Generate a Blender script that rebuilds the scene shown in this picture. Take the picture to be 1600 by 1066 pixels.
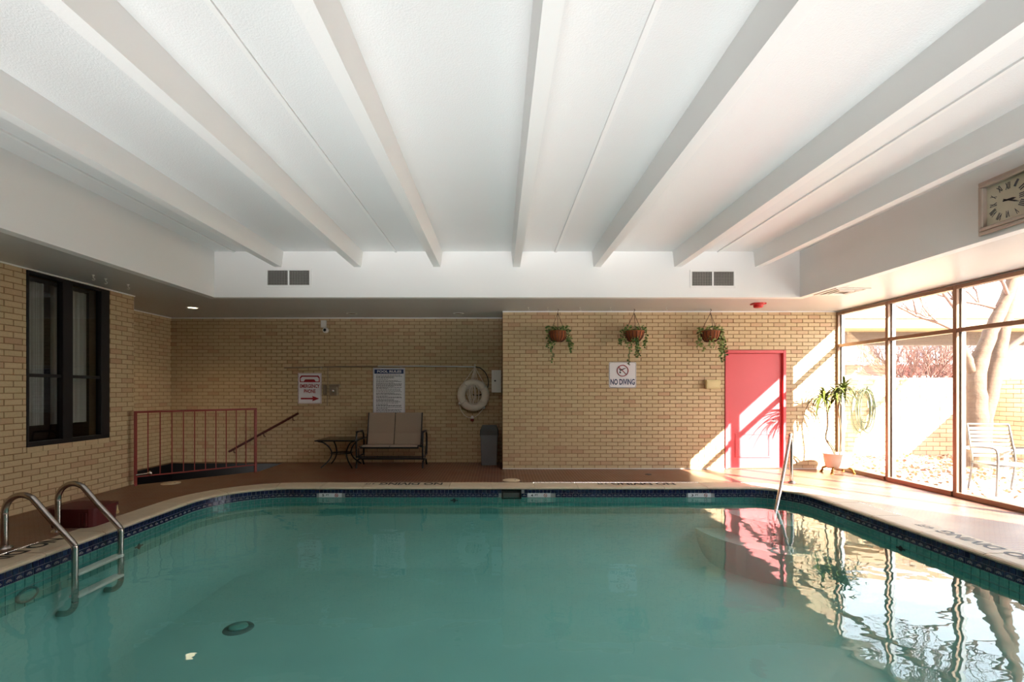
import bpy, bmesh, math, random
from mathutils import Vector, Matrix
random.seed(7)
sc = bpy.context.scene
for o in list(bpy.data.objects): bpy.data.objects.remove(o)
col = sc.collection
PI = math.pi

# ------------------------------------------------------------------ camera
EYE = 1.415
cd = bpy.data.cameras.new('camera'); cam = bpy.data.objects.new('camera', cd); col.objects.link(cam)
cam.location = (0, 0, EYE); cam.rotation_euler = (PI/2, 0, 0)
cd.sensor_width = 36; cd.lens = 16.875; cd.shift_x = 0.0125; cd.shift_y = 0.048; cd.clip_start = 0.05; cd.clip_end = 300
sc.camera = cam
# ------------------------------------------------------------------ world, sun, lights, exposure
w = bpy.data.worlds.new('world'); sc.world = w; w.use_nodes = True
nt = w.node_tree; nt.nodes.clear()
wo = nt.nodes.new('ShaderNodeOutputWorld'); bg = nt.nodes.new('ShaderNodeBackground')
tc = nt.nodes.new('ShaderNodeTexCoord'); sp = nt.nodes.new('ShaderNodeSeparateXYZ'); rp = nt.nodes.new('ShaderNodeValToRGB')
rp.color_ramp.elements[0].position = 0.0; rp.color_ramp.elements[0].color = (1.0, .97, .93, 1)
rp.color_ramp.elements[1].position = 0.75; rp.color_ramp.elements[1].color = (.50, .68, .95, 1)
nt.links.new(tc.outputs['Generated'], sp.inputs[0]); nt.links.new(sp.outputs['Z'], rp.inputs[0])
nt.links.new(rp.outputs[0], bg.inputs[0]); bg.inputs[1].default_value = 7.6
nt.links.new(bg.outputs[0], wo.inputs[0])
sd = bpy.data.lights.new('sun', 'SUN'); sun = bpy.data.objects.new('sun', sd); col.objects.link(sun)
sd.energy = 50; sd.angle = math.radians(0.6); sd.color = (1, .94, .86)
sun.rotation_euler = Vector((-.82, 1.0, -.746)).to_track_quat('-Z', 'Y').to_euler()
sun.location = (20, -20, 18)
def area(name, loc, size, power, color, direction):
    d = bpy.data.lights.new(name, 'AREA'); o = bpy.data.objects.new(name, d); col.objects.link(o)
    d.shape = 'RECTANGLE'; d.size, d.size_y = size; d.energy = power; d.color = color
    o.location = loc; o.rotation_euler = Vector(direction).to_track_quat('-Z', 'Y').to_euler()
    return o
up = area('ceiling_fill', (0.1, -2.4, .45), (8.0, .9), 88, (1, .985, .975), (0, 1, .53))  # added fill, unseen behind the camera, brightens the ceiling; not a room fixture
up.data.spread = math.radians(40)
sc.view_settings.view_transform = 'Standard'; sc.view_settings.look = 'None'
sc.view_settings.exposure = 0.36; sc.view_settings.gamma = 1.0; sc.view_settings.use_curve_mapping = False
try:
    sc.cycles.max_bounces = 10; sc.cycles.diffuse_bounces = 6; sc.cycles.glossy_bounces = 4
    sc.cycles.transparent_max_bounces = 12; sc.cycles.sample_clamp_indirect = 6
    sc.cycles.caustics_reflective = False; sc.cycles.use_denoising = True
except Exception: pass

# ------------------------------------------------------------------ materials
def srgb(r, g, b):
    f = lambda c: (c/12.92 if c <= .04045 else ((c+.055)/1.055)**2.4)
    return (f(r/255), f(g/255), f(b/255), 1)
def mat(name, color, rough=.6, metal=0, spec=.5, noise=None, bump=None, emit=None, coat=0):
    """principled; noise=(scale, amount) varies the colour, bump=(scale, strength)"""
    m = bpy.data.materials.new(name); m.use_nodes = True; t = m.node_tree; b = t.nodes['Principled BSDF']
    b.inputs['Base Color'].default_value = color; b.inputs['Roughness'].default_value = rough
    b.inputs['Metallic'].default_value = metal; b.inputs['Specular IOR Level'].default_value = spec
    if coat: b.inputs['Coat Weight'].default_value = coat
    if emit: b.inputs['Emission Color'].default_value = emit[0]; b.inputs['Emission Strength'].default_value = emit[1]
    co = t.nodes.new('ShaderNodeTexCoord')
    n = t.nodes.new('ShaderNodeTexNoise'); n.inputs['Scale'].default_value = (noise or (8, .06))[0]; n.inputs['Detail'].default_value = 5
    t.links.new(co.outputs['Object'], n.inputs['Vector'])
    mx = t.nodes.new('ShaderNodeMix'); mx.data_type = 'RGBA'; a = (noise or (8, .06))[1]
    mx.inputs['A'].default_value = tuple(max(0, c*(1-a)) for c in color[:3])+(1,)
    mx.inputs['B'].default_value = tuple(min(1, c*(1+a)) for c in color[:3])+(1,)
    t.links.new(n.outputs['Fac'], mx.inputs['Factor']); t.links.new(mx.outputs['Result'], b.inputs['Base Color'])
    if bump:
        n2 = t.nodes.new('ShaderNodeTexNoise'); n2.inputs['Scale'].default_value = bump[0]; n2.inputs['Detail'].default_value = 4
        t.links.new(co.outputs['Object'], n2.inputs['Vector'])
        bp = t.nodes.new('ShaderNodeBump'); bp.inputs['Strength'].default_value = bump[1]; bp.inputs['Distance'].default_value = .01
        t.links.new(n2.outputs['Fac'], bp.inputs['Height']); t.links.new(bp.outputs[0], b.inputs['Normal'])
    return m
def brick_mat(name, c1, c2, c3, rough=.62):
    m = bpy.data.materials.new(name); m.use_nodes = True; t = m.node_tree; b = t.nodes['Principled BSDF']
    oi = t.nodes.new('ShaderNodeObjectInfo'); ge = t.nodes.new('ShaderNodeNewGeometry')
    ad = t.nodes.new('ShaderNodeMath'); ad.operation = 'ADD'; fr = t.nodes.new('ShaderNodeMath'); fr.operation = 'FRACT'
    t.links.new(oi.outputs['Random'], ad.inputs[0]); t.links.new(ge.outputs['Random Per Island'], ad.inputs[1]); t.links.new(ad.outputs[0], fr.inputs[0])
    r = t.nodes.new('ShaderNodeValToRGB'); e = r.color_ramp.elements
    e[0].color = c1; e[0].position = 0; e[1].color = c2; e[1].position = .75; e.new(1.0).color = c3
    t.links.new(fr.outputs[0], r.inputs[0])
    n = t.nodes.new('ShaderNodeTexNoise'); n.inputs['Scale'].default_value = 40; n.inputs['Detail'].default_value = 4
    t.links.new(ge.outputs['Position'], n.inputs['Vector'])
    mx = t.nodes.new('ShaderNodeMix'); mx.data_type = 'RGBA'; mx.blend_type = 'MULTIPLY'; mx.inputs['Factor'].default_value = .22
    t.links.new(r.outputs[0], mx.inputs['A']); t.links.new(n.outputs['Fac'], mx.inputs['B'])
    t.links.new(mx.outputs['Result'], b.inputs['Base Color']); b.inputs['Roughness'].default_value = rough
    bp = t.nodes.new('ShaderNodeBump'); bp.inputs['Strength'].default_value = .25; bp.inputs['Distance'].default_value = .004
    t.links.new(n.outputs['Fac'], bp.inputs['Height']); t.links.new(bp.outputs[0], b.inputs['Normal'])
    return m
def mosaic_mat(name, tile, grout, pitch, rough, rot=0):
    m = bpy.data.materials.new(name); m.use_nodes = True; t = m.node_tree; b = t.nodes['Principled BSDF']
    co = t.nodes.new('ShaderNodeTexCoord'); mp = t.nodes.new('ShaderNodeMapping'); mp.inputs['Rotation'].default_value[2] = rot
    br = t.nodes.new('ShaderNodeTexBrick'); br.offset = 0; br.squash = 1
    br.inputs['Scale'].default_value = 1; br.inputs['Brick Width'].default_value = pitch; br.inputs['Row Height'].default_value = pitch
    br.inputs['Mortar Size'].default_value = pitch*.10; br.inputs['Mortar Smooth'].default_value = .2
    br.inputs['Color1'].default_value = tile; br.inputs['Color2'].default_value = tuple(c*.78 for c in tile[:3])+(1,)
    br.inputs['Mortar'].default_value = grout
    t.links.new(co.outputs['Object'], mp.inputs[0]); t.links.new(mp.outputs[0], br.inputs['Vector'])
    n = t.nodes.new('ShaderNodeTexNoise'); n.inputs['Scale'].default_value = 3; n.inputs['Detail'].default_value = 5
    t.links.new(co.outputs['Object'], n.inputs['Vector'])
    mx = t.nodes.new('ShaderNodeMix'); mx.data_type = 'RGBA'; mx.blend_type = 'MULTIPLY'; mx.inputs['Factor'].default_value = .45
    t.links.new(br.outputs['Color'], mx.inputs['A']); t.links.new(n.outputs['Fac'], mx.inputs['B'])
    t.links.new(mx.outputs['Result'], b.inputs['Base Color'])
    mr = t.nodes.new('ShaderNodeMapRange'); mr.inputs['To Min'].default_value = rough-.1; mr.inputs['To Max'].default_value = rough+.12
    t.links.new(n.outputs['Fac'], mr.inputs['Value']); t.links.new(mr.outputs[0], b.inputs['Roughness'])
    bp = t.nodes.new('ShaderNodeBump'); bp.inputs['Strength'].default_value = .5; bp.inputs['Distance'].default_value = .002; bp.invert = True
    t.links.new(br.outputs['Fac'], bp.inputs['Height']); t.links.new(bp.outputs[0], b.inputs['Normal'])
    return m
def sheet_mat(name, tint, rough, ior, bump=None, refl=1.0):
    """thin clear sheet: fresnel mix of a see-through tint and a mirror"""
    m = bpy.data.materials.new(name); m.use_nodes = True; t = m.node_tree; t.nodes.clear()
    out = t.nodes.new('ShaderNodeOutputMaterial'); mx = t.nodes.new('ShaderNodeMixShader')
    tr = t.nodes.new('ShaderNodeBsdfTransparent'); gl = t.nodes.new('ShaderNodeBsdfGlossy'); fr = t.nodes.new('ShaderNodeFresnel')
    tr.inputs[0].default_value = tint; gl.inputs['Roughness'].default_value = rough; fr.inputs['IOR'].default_value = ior
    gl.inputs['Color'].default_value = (refl, refl, refl, 1)
    # same reflectance from both sides (the node inverts the IOR on back faces)
    ge = t.nodes.new('ShaderNodeNewGeometry'); mi = t.nodes.new('ShaderNodeMix'); mi.data_type = 'FLOAT'
    mi.inputs[2].default_value = ior; mi.inputs[3].default_value = 1/ior
    t.links.new(ge.outputs['Backfacing'], mi.inputs[0]); t.links.new(mi.outputs[0], fr.inputs['IOR'])
    t.links.new(fr.outputs[0], mx.inputs[0]); t.links.new(tr.outputs[0], mx.inputs[1]); t.links.new(gl.outputs[0], mx.inputs[2])
    t.links.new(mx.outputs[0], out.inputs[0])
    if bump:
        co = t.nodes.new('ShaderNodeTexCoord'); mp = t.nodes.new('ShaderNodeMapping'); mp.inputs['Scale'].default_value = bump[0]
        n = t.nodes.new('ShaderNodeTexNoise'); n.inputs['Scale'].default_value = 1; n.inputs['Detail'].default_value = 2.5; n.inputs['Roughness'].default_value = .45
        t.links.new(co.outputs['Object'], mp.inputs[0]); t.links.new(mp.outputs[0], n.inputs['Vector'])
        bp = t.nodes.new('ShaderNodeBump'); bp.inputs['Strength'].default_value = 1; bp.inputs['Distance'].default_value = bump[1]
        t.links.new(n.outputs['Fac'], bp.inputs['Height'])
        t.links.new(bp.outputs[0], gl.inputs['Normal']); t.links.new(bp.outputs[0], fr.inputs['Normal'])
    return m

M = {}
M['brick'] = brick_mat('cream_brick', srgb(206, 180, 140), srgb(214, 188, 148), srgb(200, 162, 128))
M['mortar'] = mat('mortar', srgb(150, 118, 84), .9, noise=(30, .15), bump=(60, .3))
M['paint'] = mat('white_paint', (.85, .84, .83, 1), .5, noise=(2, .012), bump=(55, .06))
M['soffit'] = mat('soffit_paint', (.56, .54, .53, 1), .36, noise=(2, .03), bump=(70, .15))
M['slab'] = mat('ceiling_paint', (.80, .80, .80, 1), .45, noise=(1.5, .02), bump=(90, .25))
M['deck'] = mosaic_mat('quarry_mosaic', srgb(112, 60, 44), srgb(172, 134, 106), .051, .34)
M['coping'] = mat('coping_stone', srgb(204, 186, 160), .55, noise=(9, .16), bump=(60, .25))
M['joint'] = mat('white_joint', srgb(222, 214, 200), .7)
M['navy_tile'] = mat('navy_tile', srgb(22, 30, 66), .15, noise=(30, .3))
M['grout'] = mat('pale_grout', srgb(168, 165, 168), .8)
M['decor'] = mat('decor_glaze', srgb(196, 184, 180), .3)
M['teal_tile'] = mat('teal_tile', srgb(92, 160, 150), .3, noise=(20, .12))
M['plaster'] = mat('pool_plaster', srgb(134, 190, 184), .75, noise=(1.3, .10), bump=(6, .2))
M['water'] = sheet_mat('pool_water', (.84, .965, .95, 1), 0.0, 1.333, ((2.2, 3.2, 1), .0045), .95)
M['glass'] = sheet_mat('clear_glass', (.96, .97, .96, 1), 0.0, 1.45)
M['dark_glass'] = sheet_mat('dim_glass', (.86, .87, .86, 1), 0.0, 1.5)
M['bronze'] = mat('bronze_aluminium', srgb(140, 112, 92), .35, .35)
M['alu'] = mat('silver_aluminium', srgb(205, 205, 205), .3, .8)
M['black'] = mat('black_metal', srgb(16, 14, 14), .35, .3)
M['blackframe'] = mat('black_frame', srgb(12, 8, 10), .5)
M['steel'] = mat('stainless_steel', srgb(186, 176, 170), .22, 1.0, noise=(30, .15))
M['red_door'] = mat('red_paint', srgb(204, 74, 80), .45, noise=(3, .03))
M['red_rail'] = mat('red_railing_paint', srgb(140, 52, 44), .5)
M['maroon'] = mat('maroon_plastic', srgb(82, 12, 18), .5)
M['wood'] = mat('dark_wood_rail', srgb(82, 30, 28), .45)
M['white'] = mat('white_plastic', srgb(232, 228, 222), .45)
M['drainring'] = mat('drain_ring', srgb(74, 112, 108), .6)
M['chairmetal'] = mat('patio_chair_metal', srgb(118, 110, 104), .4, .5)
M['slat'] = mat('chair_slat', srgb(138, 118, 98), .7)
M['foam'] = mat('ring_vinyl', srgb(228, 214, 198), .6, noise=(12, .06))
M['rope'] = mat('white_rope', srgb(226, 212, 198), .9)
M['sling'] = mat('taupe_sling', srgb(160, 138, 120), .8, noise=(90, .12), bump=(300, .3))
M['grey'] = mat('grey_plastic', srgb(116, 116, 118), .55)
M['darkgrey'] = mat('dark_grey_plastic', srgb(78, 78, 76), .6)
M['beige'] = mat('beige_plastic', srgb(208, 190, 140), .6)
M['taupe'] = mat('taupe_plastic', srgb(150, 132, 112), .6)
M['sign'] = mat('sign_white', srgb(236, 232, 236), .35, noise=(2, .01))
M['sign_red'] = mat('sign_red', srgb(165, 24, 40), .4)
M['sign_navy'] = mat('sign_navy', srgb(22, 42, 92), .4)
M['ink'] = mat('sign_ink', srgb(70, 70, 78), .5)
M['black_ink'] = mat('black_ink', srgb(24, 20, 22), .6)
M['vent_dark'] = mat('vent_dark', srgb(46, 44, 42), .7)
M['ventbar'] = mat('vent_blade', srgb(168, 164, 158), .5)
M['leaf'] = mat('ivy_leaf', srgb(84, 116, 56), .5, noise=(25, .45))
M['leaf2'] = mat('pale_leaf', srgb(150, 168, 96), .5, noise=(25, .35))
M['drac'] = mat('dracaena_leaf', srgb(84, 92, 34), .45, noise=(8, .4))
M['basket'] = mat('brown_coir_basket', srgb(146, 80, 42), .85, noise=(40, .35), bump=(60, .6))
M['wire'] = mat('dark_wire', srgb(58, 30, 20), .6)
M['bark'] = mat('pale_bark', srgb(92, 70, 54), .9, noise=(9, .3), bump=(14, .9))
M['twig'] = mat('twig_bark', srgb(112, 84, 74), .9)
M['stem'] = mat('plant_stem', srgb(112, 92, 66), .8)
M['tub'] = mat('white_enamel', srgb(236, 222, 205), .25)
M['brass'] = mat('aged_brass', srgb(150, 112, 50), .4, .8)
M['clock'] = mat('clock_frame', srgb(176, 162, 150), .4, .3, noise=(10, .12))
M['dial'] = mat('clock_dial', srgb(206, 198, 176), .6, noise=(6, .08))
M['lamp'] = mat('lamp_glow', srgb(255, 226, 170), .4, emit=((1, .85, .55, 1), 6))
M['skylid'] = mat('skimmer_lid', srgb(220, 200, 168), .6)
M['curtain'] = mat('grey_curtain', srgb(186, 184, 178), .9, noise=(5, .1))
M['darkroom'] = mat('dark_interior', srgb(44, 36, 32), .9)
M['darkred'] = mat('dark_red_panel', srgb(60, 12, 14), .7)
M['stairtile'] = mat('black_stair_tile', srgb(26, 22, 26), .4)
M['concrete'] = mat('patio_concrete', srgb(214, 208, 198), .9, noise=(2, .12), bump=(20, .3))
M['litter'] = mat('leaf_litter', srgb(176, 140, 104), .95, noise=(40, .5))
M['yard'] = mat('garden_soil', srgb(190, 172, 150), .95, noise=(7, .35), bump=(12, .8))
M['tan'] = mat('tan_fascia', srgb(150, 120, 88), .7)
M['shade'] = mat('grey_brown_fascia', srgb(84, 70, 62), .8)
M['apt'] = mat('red_brick_render', srgb(166, 96, 86), .9, noise=(4, .12))
M['aptgrey'] = mat('grey_render', srgb(176, 170, 176), .9)
M['window'] = mat('far_window', srgb(96, 104, 118), .15)
M['hose'] = mat('green_hose', srgb(66, 84, 60), .6)
M['red_strobe'] = mat('red_alarm', srgb(190, 26, 24), .4)
M['orange'] = mat('red_float', srgb(120, 24, 18), .5)
M['rubber'] = mat('black_rubber', srgb(20, 20, 20), .5)
M['tableglass'] = mat('dark_table_top', srgb(40, 32, 30), .18)

# ------------------------------------------------------------------ mesh kit
class MB:
    def __init__(s): s.v = []; s.f = []; s.m = []; s.sm = []
    def add(s, vs, fs, mi=0, smooth=False):
        k = len(s.v); s.v += [tuple(v) for v in vs]
        for f in fs: s.f.append(tuple(i+k for i in f)); s.m.append(mi); s.sm.append(smooth)
        return s
    def box(s, a, b, mi=0, mtx=None):
        x0, y0, z0 = a; x1, y1, z1 = b
        vs = [Vector(p) for p in ((x0,y0,z0),(x1,y0,z0),(x1,y1,z0),(x0,y1,z0),(x0,y0,z1),(x1,y0,z1),(x1,y1,z1),(x0,y1,z1))]
        if mtx is not None: vs = [mtx @ v for v in vs]
        return s.add(vs, [(0,3,2,1),(4,5,6,7),(0,1,5,4),(1,2,6,5),(2,3,7,6),(3,0,4,7)], mi)
    def bbox(s, a, b, bev, mi=0, mtx=None):
        """box with chamfered edges"""
        lo = [min(p, q) for p, q in zip(a, b)]; hi = [max(p, q) for p, q in zip(a, b)]
        bev = min(bev, *[(h-l)/2.05 for l, h in zip(lo, hi)])
        vs = []; ix = {}
        for cx in (0, 1):
            for cy in (0, 1):
                for cz in (0, 1):
                    c = (cx, cy, cz)
                    for ax in range(3):
                        p = [(hi if c[k] else lo)[k] + (0 if k == ax else (-bev if c[k] else bev)) for k in range(3)]
                        ix[(c, ax)] = len(vs); vs.append(Vector(p))
        fs = []
        for ax in range(3):
            u, v_ = [(1, 2), (2, 0), (0, 1)][ax]
            for side in (0, 1):
                q = []
                for (du, dv) in ((0,0),(1,0),(1,1),(0,1)):
                    c = [0,0,0]; c[ax] = side; c[u] = du; c[v_] = dv; q.append(ix[(tuple(c), ax)])
                fs.append(tuple(q if side else q[::-1]))
        for ax in range(3):      # edges along ax
            u, v_ = [(1, 2), (2, 0), (0, 1)][ax]
            for du in (0, 1):
                for dv in (0, 1):
                    c0 = [0,0,0]; c0[u] = du; c0[v_] = dv; c1 = list(c0); c1[ax] = 1; c0 = tuple(c0); c1 = tuple(c1)
                    q = [ix[(c0, u)], ix[(c1, u)], ix[(c1, v_)], ix[(c0, v_)]]
                    fs.append(tuple(q if du != dv else q[::-1]))
        for c in [(a_, b_, c_) for a_ in (0,1) for b_ in (0,1) for c_ in (0,1)]:
            q = [ix[(c, 0)], ix[(c, 1)], ix[(c, 2)]]
            fs.append(tuple(q if sum(c) % 2 else q[::-1]))
        if mtx is not None: vs = [mtx @ v for v in vs]
        return s.add(vs, fs, mi)
    def tube(s, pts, r, n=8, mi=0, cap=True, smooth=True, closed=False):
        pts = [Vector(p) for p in pts]; N = len(pts); rs = r if isinstance(r, (list, tuple)) else [r]*N
        rings = []; up = None
        for i, p in enumerate(pts):
            if closed: d = (pts[(i+1) % N]-pts[i-1])
            else: d = pts[min(i+1, N-1)]-pts[max(i-1, 0)]
            d.normalize()
            if up is None:
                up = Vector((0,0,1)) if abs(d.z) < .9 else Vector((1,0,0))
            a = d.cross(up)
            if a.length < 1e-5: a = d.orthogonal()
            a.normalize(); b = a.cross(d).normalized(); up = b
            rings.append([p + (a*math.cos(2*PI*k/n)+b*math.sin(2*PI*k/n))*rs[i] for k in range(n)])
        vs = [q for rg in rings for q in rg]; fs = []
        for i in range(N if closed else N-1):
            j = (i+1) % N
            for k in range(n): fs.append((i*n+k, i*n+(k+1) % n, j*n+(k+1) % n, j*n+k))
        s.add(vs, fs, mi, smooth)
        if cap and not closed:
            s.add(rings[0], [tuple(range(n))], mi); s.add(rings[-1], [tuple(range(n))[::-1]], mi)
        return s
    def lathe(s, prof, n=20, mi=0, center=(0,0,0), mtx=None, smooth=True):
        """profile of (r, z) turned round z"""
        vs = []; c = Vector(center)
        for r, z in prof:
            for k in range(n):
                vs.append(Vector((r*math.cos(2*PI*k/n), r*math.sin(2*PI*k/n), z)))
        vs = [(mtx @ v if mtx is not None else v)+c for v in vs]; fs = []
        for i in range(len(prof)-1):
            for k in range(n): fs.append((i*n+k, i*n+(k+1) % n, (i+1)*n+(k+1) % n, (i+1)*n+k))
        return s.add(vs, fs, mi, smooth)
    def poly(s, pts, thick, mi=0, mtx=None):
        """prism: polygon in local xy, extruded along +z by thick"""
        n = len(pts); vs = [Vector((x, y, 0)) for x, y in pts]+[Vector((x, y, thick)) for x, y in pts]
        if mtx is not None: vs = [mtx @ v for v in vs]
        fs = [tuple(range(n))[::-1], tuple(range(n, 2*n))]+[(i, (i+1) % n, n+(i+1) % n, n+i) for i in range(n)]
        return s.add(vs, fs, mi)
    def mesh(s, name, mats):
        me = bpy.data.meshes.new(name); me.from_pydata(s.v, [], s.f)
        for m in (mats if isinstance(mats, (list, tuple)) else [mats]): me.materials.append(m)
        me.polygons.foreach_set('material_index', s.m); me.polygons.foreach_set('use_smooth', s.sm); me.update()
        return me
    def build(s, name, mats, parent=None, loc=None):
        return link(name, s.mesh(name, mats), parent, loc)
def link(name, me, parent=None, loc=None):
    o = bpy.data.objects.new(name, me); col.objects.link(o)
    if parent is not None: o.parent = parent
    if loc is not None: o.location = loc
    return o
def tag(o, label, cat, group=None, kind=None):
    o['label'] = label; o['category'] = cat
    if group: o['group'] = group
    if kind: o['kind'] = kind
    return o
def thing(name, loc, label, cat, group=None, rz=0):
    o = bpy.data.objects.new(name, None); col.objects.link(o); o.location = loc; o.rotation_euler = (0, 0, rz); o.empty_display_size = .1
    return tag(o, label, cat, group)
def struct(name, mb, m):
    o = mb.build(name, m); o['kind'] = 'structure'; return o
def catmull(pts, k=6):
    pts = [Vector(p) for p in pts]; out = []
    P = [pts[0]*2-pts[1]]+pts+[pts[-1]*2-pts[-2]]
    for i in range(1, len(P)-2):
        for j in range(k):
            t = j/k; a, b, c, d = P[i-1:i+3]
            out.append(.5*((2*b)+(c-a)*t+(2*a-5*b+4*c-d)*t*t+(3*b-a-3*c+d)*t**3))
    out.append(pts[-1]); return out
_tc = {}
def text_mb(mb, txt, size, width, mtx, mi=0, depth=.002):
    """flat lettering: txt centred in local xy, fitted to width x size (cap height), extruded"""
    cu = bpy.data.curves.new('t', 'FONT'); cu.body = txt; cu.size = 1; cu.offset = .028; cu.resolution_u = 3
    ob = bpy.data.objects.new('t', cu); col.objects.link(ob); bpy.context.view_layer.update()
    me = bpy.data.meshes.new_from_object(ob.evaluated_get(bpy.context.evaluated_depsgraph_get()))
    xs = [v.co.x for v in me.vertices]; ys = [v.co.y for v in me.vertices]
    x0, x1, y0, y1 = min(xs), max(xs), min(ys), max(ys); sx = width/(x1-x0); sy = size/(y1-y0)
    vs = [mtx @ Vector(((v.co.x-(x0+x1)/2)*sx, (v.co.y-(y0+y1)/2)*sy, depth)) for v in me.vertices]
    mb.add(vs, [tuple(p.vertices) for p in me.polygons], mi)
    bpy.data.objects.remove(ob); bpy.data.curves.remove(cu); bpy.data.meshes.remove(me)
def frame_mtx(origin, ux, uy):
    ux = Vector(ux).normalized(); uy = Vector(uy).normalized(); uz = ux.cross(uy)
    m = Matrix((ux, uy, uz)).transposed().to_4x4(); m.translation = Vector(origin); return m
def XZ(x, y, z): return frame_mtx((x, y, z), (1,0,0), (0,0,1))     # local xy -> wall facing -Y

# ------------------------------------------------------------------ room numbers
XL, XR = -5.48, 6.08            # long walls
YB, YR = 8.62, 9.39             # back wall, recess back wall
XREC = -6.42; YPIL = 7.20; XCOR = .06
CEIL, SLAB = 2.83, 3.53
WX0, WX1, WY1 = -4.34, 4.58, 7.32
REAR = -3.6
PX0, PX1, PY0, PY1 = -3.96, 4.22, .8, 7.03
WATER = -.16; BED = -1.0
COPW = .33

# pool outline, walked anticlockwise from the near left corner: points with outward normals at even steps
def outline():
    segs = []; rs = {'nl': .5, 'nr': .5, 'fr': .6, 'fl': .95}
    def line(a, b): segs.append(('l', Vector(a), Vector(b)))
    def arc(c, r, a0, a1): segs.append(('a', Vector(c), r, a0, a1))
    line((PX0+.5, PY0), (PX1-.5, PY0)); arc((PX1-.5, PY0+.5), .5, -PI/2, 0)
    line((PX1, PY0+.5), (PX1, PY1-.6)); arc((PX1-.6, PY1-.6), .6, 0, PI/2)
    line((PX1-.6, PY1), (PX0+.95, PY1)); arc((PX0+.95, PY1-.95), .95, PI/2, PI)
    line((PX0, PY1-.95), (PX0, PY0+.5)); arc((PX0+.5, PY0+.5), .5, PI, 1.5*PI)
    return segs
SEG = outline()
def seglen(s): return (s[2]-s[1]).length if s[0] == 'l' else s[2]*abs(s[4]-s[3])
TOTAL = sum(seglen(s) for s in SEG)
def at(d):
    d %= TOTAL
    for s in SEG:
        L = seglen(s)
        if d <= L+1e-9:
            if s[0] == 'l':
                t = (s[2]-s[1]).normalized(); return s[1]+t*d, Vector((t.y, -t.x))
            a = s[3]+(s[4]-s[3])*d/L; n = Vector((math.cos(a), math.sin(a))); return s[1]+n*s[2], n
        d -= L
    return at(0)
D_RIGHT = seglen(SEG[0])+seglen(SEG[1]); D_FAR = D_RIGHT+seglen(SEG[2])+seglen(SEG[3])
D_LEFT = D_FAR+seglen(SEG[4])+seglen(SEG[5]); D_END = D_LEFT+seglen(SEG[6])
def d_far(x): return D_FAR+(PX1-.6-x)
def d_right(y): return D_RIGHT+(y-PY0-.5)
def d_left(y): return D_LEFT+(PY1-.95-y)

# ------------------------------------------------------------------ floor with pool and stair openings
def filled(loops, z, mb, mi=0, flip=False):
    bm = bmesh.new(); ed = []
    for lp in loops:
        vs = [bm.verts.new((x, y, z)) for x, y in lp]
        ed += [bm.edges.new((vs[i], vs[(i+1) % len(vs)])) for i in range(len(vs))]
    bmesh.ops.triangle_fill(bm, edges=ed, use_beauty=True)
    bmesh.ops.recalc_face_normals(bm, faces=bm.faces)
    bm.verts.index_update(); fs = [tuple(v.index for v in f.verts) for f in bm.faces]
    if bm.faces and (list(bm.faces)[0].normal.z < 0) != flip: fs = [f[::-1] for f in fs]
    mb.add([v.co.copy() for v in bm.verts], fs, mi); bm.free()
ring_out = []
n = 220
for i in range(n):
    p, nn = at(TOTAL*i/n); q = p+nn*COPW; ring_out.append((q.x, q.y))
hole = [(-5.42, 7.16), (-4.18, 8.36), (-4.18, YR-.004), (XREC+.004, YR-.004), (XREC+.004, 7.16)]
mb = MB()
filled([[(XL, REAR), (XR+.1, REAR), (XR+.1, YB), (XCOR, YB), (XCOR, YR), (-4.1, YR), (-4.1, YR), (XREC, YR), (XREC, 7.1), (XL, 7.1)][:6]+[(XREC, YR), (XREC, 7.1), (XL, 7.1)], ring_out, [(-5.42, 7.16), (-4.18, 8.36), (-4.18, YR-.05), (XREC+.02, YR-.05), (XREC+.02, 7.16)]], 0, mb)
floor = struct('floor', mb, M['deck'])

# pool shell
def ring_pts(off, k=180): return [at(TOTAL*i/k)[0]+at(TOTAL*i/k)[1]*off for i in range(k)]
mb = MB(); R = ring_pts(.006, 180); k = len(R)
zs = [-.035, WATER-.20, BED+.42, BED+.26, BED+.12, BED+.03, BED]; off = [0, 0, 0, -.06, -.18, -.36, -.56]
rows = []
for z, o_ in zip(zs, off):
    rows.append([(p.x, p.y, z) for p in ring_pts(.006+o_, k)])
vs = [p for r in rows for p in r]; fs = []
for i in range(len(rows)-1):
    for j in range(k): fs.append((i*k+j, i*k+(j+1) % k, (i+1)*k+(j+1) % k, (i+1)*k+j))
mb.add(vs, [f for f in fs], 0, True); mb.add(rows[-1], [tuple(range(k))], 0)
pool = bpy.data.objects.new('swimming_pool', None); col.objects.link(pool); pool['kind'] = 'structure'
pool['label'] = 'indoor swimming pool with rounded corners and navy waterline tiles'
basin = mb.build('pool_basin', [M['plaster']], pool)
# grout bed behind the tiles
mb = MB(); P = ring_pts(.004); vs = [(p.x, p.y, -.036) for p in P]+[(p.x, p.y, WATER-.10) for p in P]
mb.add(vs, [(j, (j+1) % k, k+(j+1) % k, k+j) for j in range(k)]); mb.build('grout_bed', M['grout'], pool)

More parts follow.
